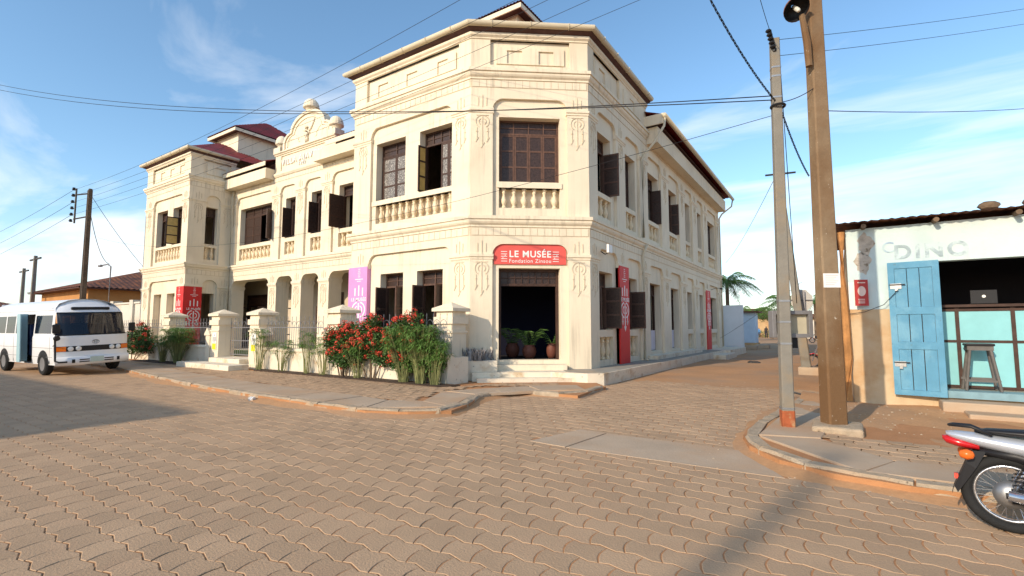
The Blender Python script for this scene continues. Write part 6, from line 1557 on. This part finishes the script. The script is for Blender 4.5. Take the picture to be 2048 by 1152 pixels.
tree((-8.5,84,0), 5.6, 2.6, 'broad dark tree behind the far ochre wall', 31); tree((0,88,0), 5.8, 2.8, 'broad dark tree behind the far pale wall', 32); tree((-66,22,0), 5.2, 2.8, 'dark tree between the distant poles and the rusty roofed house', 33); tree((-80,30,0), 5.5, 3, 'dark tree above the low distant house', 34)
# two people far down the lane
def person(loc, h, shirt, trou, label, seed, yaw, bag=False):
    k = h/1.7; J = {'pel':(0,0,.92),'ch':(0,.01,1.30),'nk':(0,0,1.46),'hd':(0,0,1.60),'tp':(0,0,1.70)}
    V = [(0,0,.92),(0,.01,1.15),(0,.01,1.36),(0,0,1.47),(0,-.01,1.58),(0,-.01,1.70),
         (-.10,0,.86),(-.11,-.03,.48),(-.11,.03,.08),(-.11,-.12,.03),(.10,0,.86),(.11,.10,.48),(.11,.04,.09),(.11,-.08,.03),
         (-.18,0,1.38),(-.25,.02,1.10),(-.26,-.08,.86),(-.26,-.12,.78),(.18,0,1.38),(.25,.0,1.10),(.25,-.1,.88),(.25,-.14,.80)]
    E_ = [(0,1),(1,2),(2,3),(3,4),(4,5),(0,6),(6,7),(7,8),(8,9),(0,10),(10,11),(11,12),(12,13),(2,14),(14,15),(15,16),(16,17),(2,18),(18,19),(19,20),(20,21)]
    rad = [.14,.13,.15,.055,.10,.07,.09,.065,.042,.035,.09,.065,.042,.035,.06,.045,.035,.025,.06,.045,.035,.025]
    me = bpy.data.meshes.new('person'); me.from_pydata([(x*k,y*k,z*k) for x,y,z in V], E_, []); o = bpy.data.objects.new('person', me); COL.objects.link(o); o.location = loc; o.rotation_euler = (0,0,yaw)
    md_ = o.modifiers.new('skin','SKIN'); bm_ = bmesh.new(); 
    for i, r_ in enumerate(rad): me.skin_vertices[0].data[i].radius = (r_*k,r_*k)
    me.skin_vertices[0].data[0].use_root = True; bm_.free()
    sb = o.modifiers.new('sub','SUBSURF'); sb.levels = 1; sb.render_levels = 1
    me.materials.append(shirt); tag(o, label, 'person')
    sk_ = M('dark skin', (.05,.028,.018), .6, .1)
    hd = MB().lathe([(.02,-.12),(.07,-.08),(.085,0),(.08,.06),(.05,.10),(.01,.115)], (0,-.015*k,1.60*k), 12); q = obj('head', hd, sk_, o, local=True, smooth=True)
    tr_ = MB()
    for s_, yk, yf in ((-1,-.03,.03),(1,.10,.04)): tr_.tube([(s_*.09*k,0,.95*k),(s_*.11*k,yk*k,.48*k),(s_*.11*k,yf*k,.10*k)], [.125*k,.095*k,.075*k], 10)
    obj('trousers', tr_, trou, o, local=True, smooth=True)
    return o
pb = M('blue shirt', (.06,.20,.42), .8, .1); pk = M('dark clothes', (.03,.028,.03), .8, .1); pn_ = M('dark trousers', (.025,.025,.035), .8, .1)
if True:
    for me_args in (((-11.0,90.5,0),1.62,pb,pn_,'person in a blue shirt walking away at the lane end',1,R(160)),((-9.9,90.2,0),1.85,pk,pn_,'person in dark clothes walking beside the blue shirted one',2,R(170))):
        person(*me_args)
# motorcycles parked against the right side of the lane, half hidden by the thick pole
def far_bike(loc, rz, label):
    t = empty('motorcycle', loc, rz, label, 'motorcycle', 'motorcycles parked in the lane'); ORG[t.name] = Vector((0,0,0))
    for x in (0,1.24):
        Mw = Matrix.Translation((x,0,.29)); o = obj('wheel', MB().torus(Mw,.25,.042,28,8), MAT['rubber'], t, local=True, smooth=True); obj('rim', MB().torus(Mw,.20,.015,28,6), MAT['chrome'], o, local=True)
    obj('body', loft([sec(-.2,.70,.06,.03),sec(.1,.66,.11,.07),sec(.5,.55,.12,.16),sec(.8,.62,.12,.16),sec(1.0,.66,.06,.06)]), MAT['blackpl'], t, local=True, smooth=True)
    obj('seat', loft([sec(-.2,.76,.06,.02),sec(.1,.77,.12,.04),sec(.5,.74,.12,.05)]), MAT['blackpl'], t, local=True, smooth=True)
    obj('engine', loft([sec(.45,.32,.1,.1),sec(.8,.34,.12,.12)]), MAT['steel'], t, local=True)
    obj('fork', MB().tube([(1.24,.08,.29),(1.02,.08,.95)], .02, 6).tube([(1.24,-.08,.29),(1.02,-.08,.95)], .02, 6), MAT['chrome'], t, local=True)
    obj('handlebar', MB().tube([(.9,-.33,1.0),(1.02,0,.95),(.9,.33,1.0)], .013, 6), MAT['blackpl'], t, local=True)
    obj('front_fender', loft([sec(1.02,.50,.05,.02),sec(1.2,.60,.055,.02),sec(1.42,.52,.05,.02)]), MAT['redlens'], t, local=True, smooth=True)
far_bike((.3,23.2,0), R(187), 'motorcycle parked beside the leaning pole'); far_bike((-1.2,62,0), R(175), 'farther motorcycle parked by the wall down the lane')
tag(obj('pipe_stub', MB().tube([(-1.0,12.6,.0),(-.92,12.7,.18),(-.6,12.6,.12),(-.3,12.3,.06)], .025, 6), MAT['iron']), 'bent dark pipe end sticking out of the sand by the poles', 'pipe')
# buildings behind the viewer that shade the left of the street, and a pole
house('house', (-22,-16,0), -40,-13.4,-18,-9.5, 6.2, 8.3, MAT['ochrewall'], MAT['rust'], 'ochre house across the street behind the viewer', .5)
pole_simple((-5.05,-17.75,0), 11.4, 'concrete pole across the street behind the viewer', False, a0=.10, a1=.07)
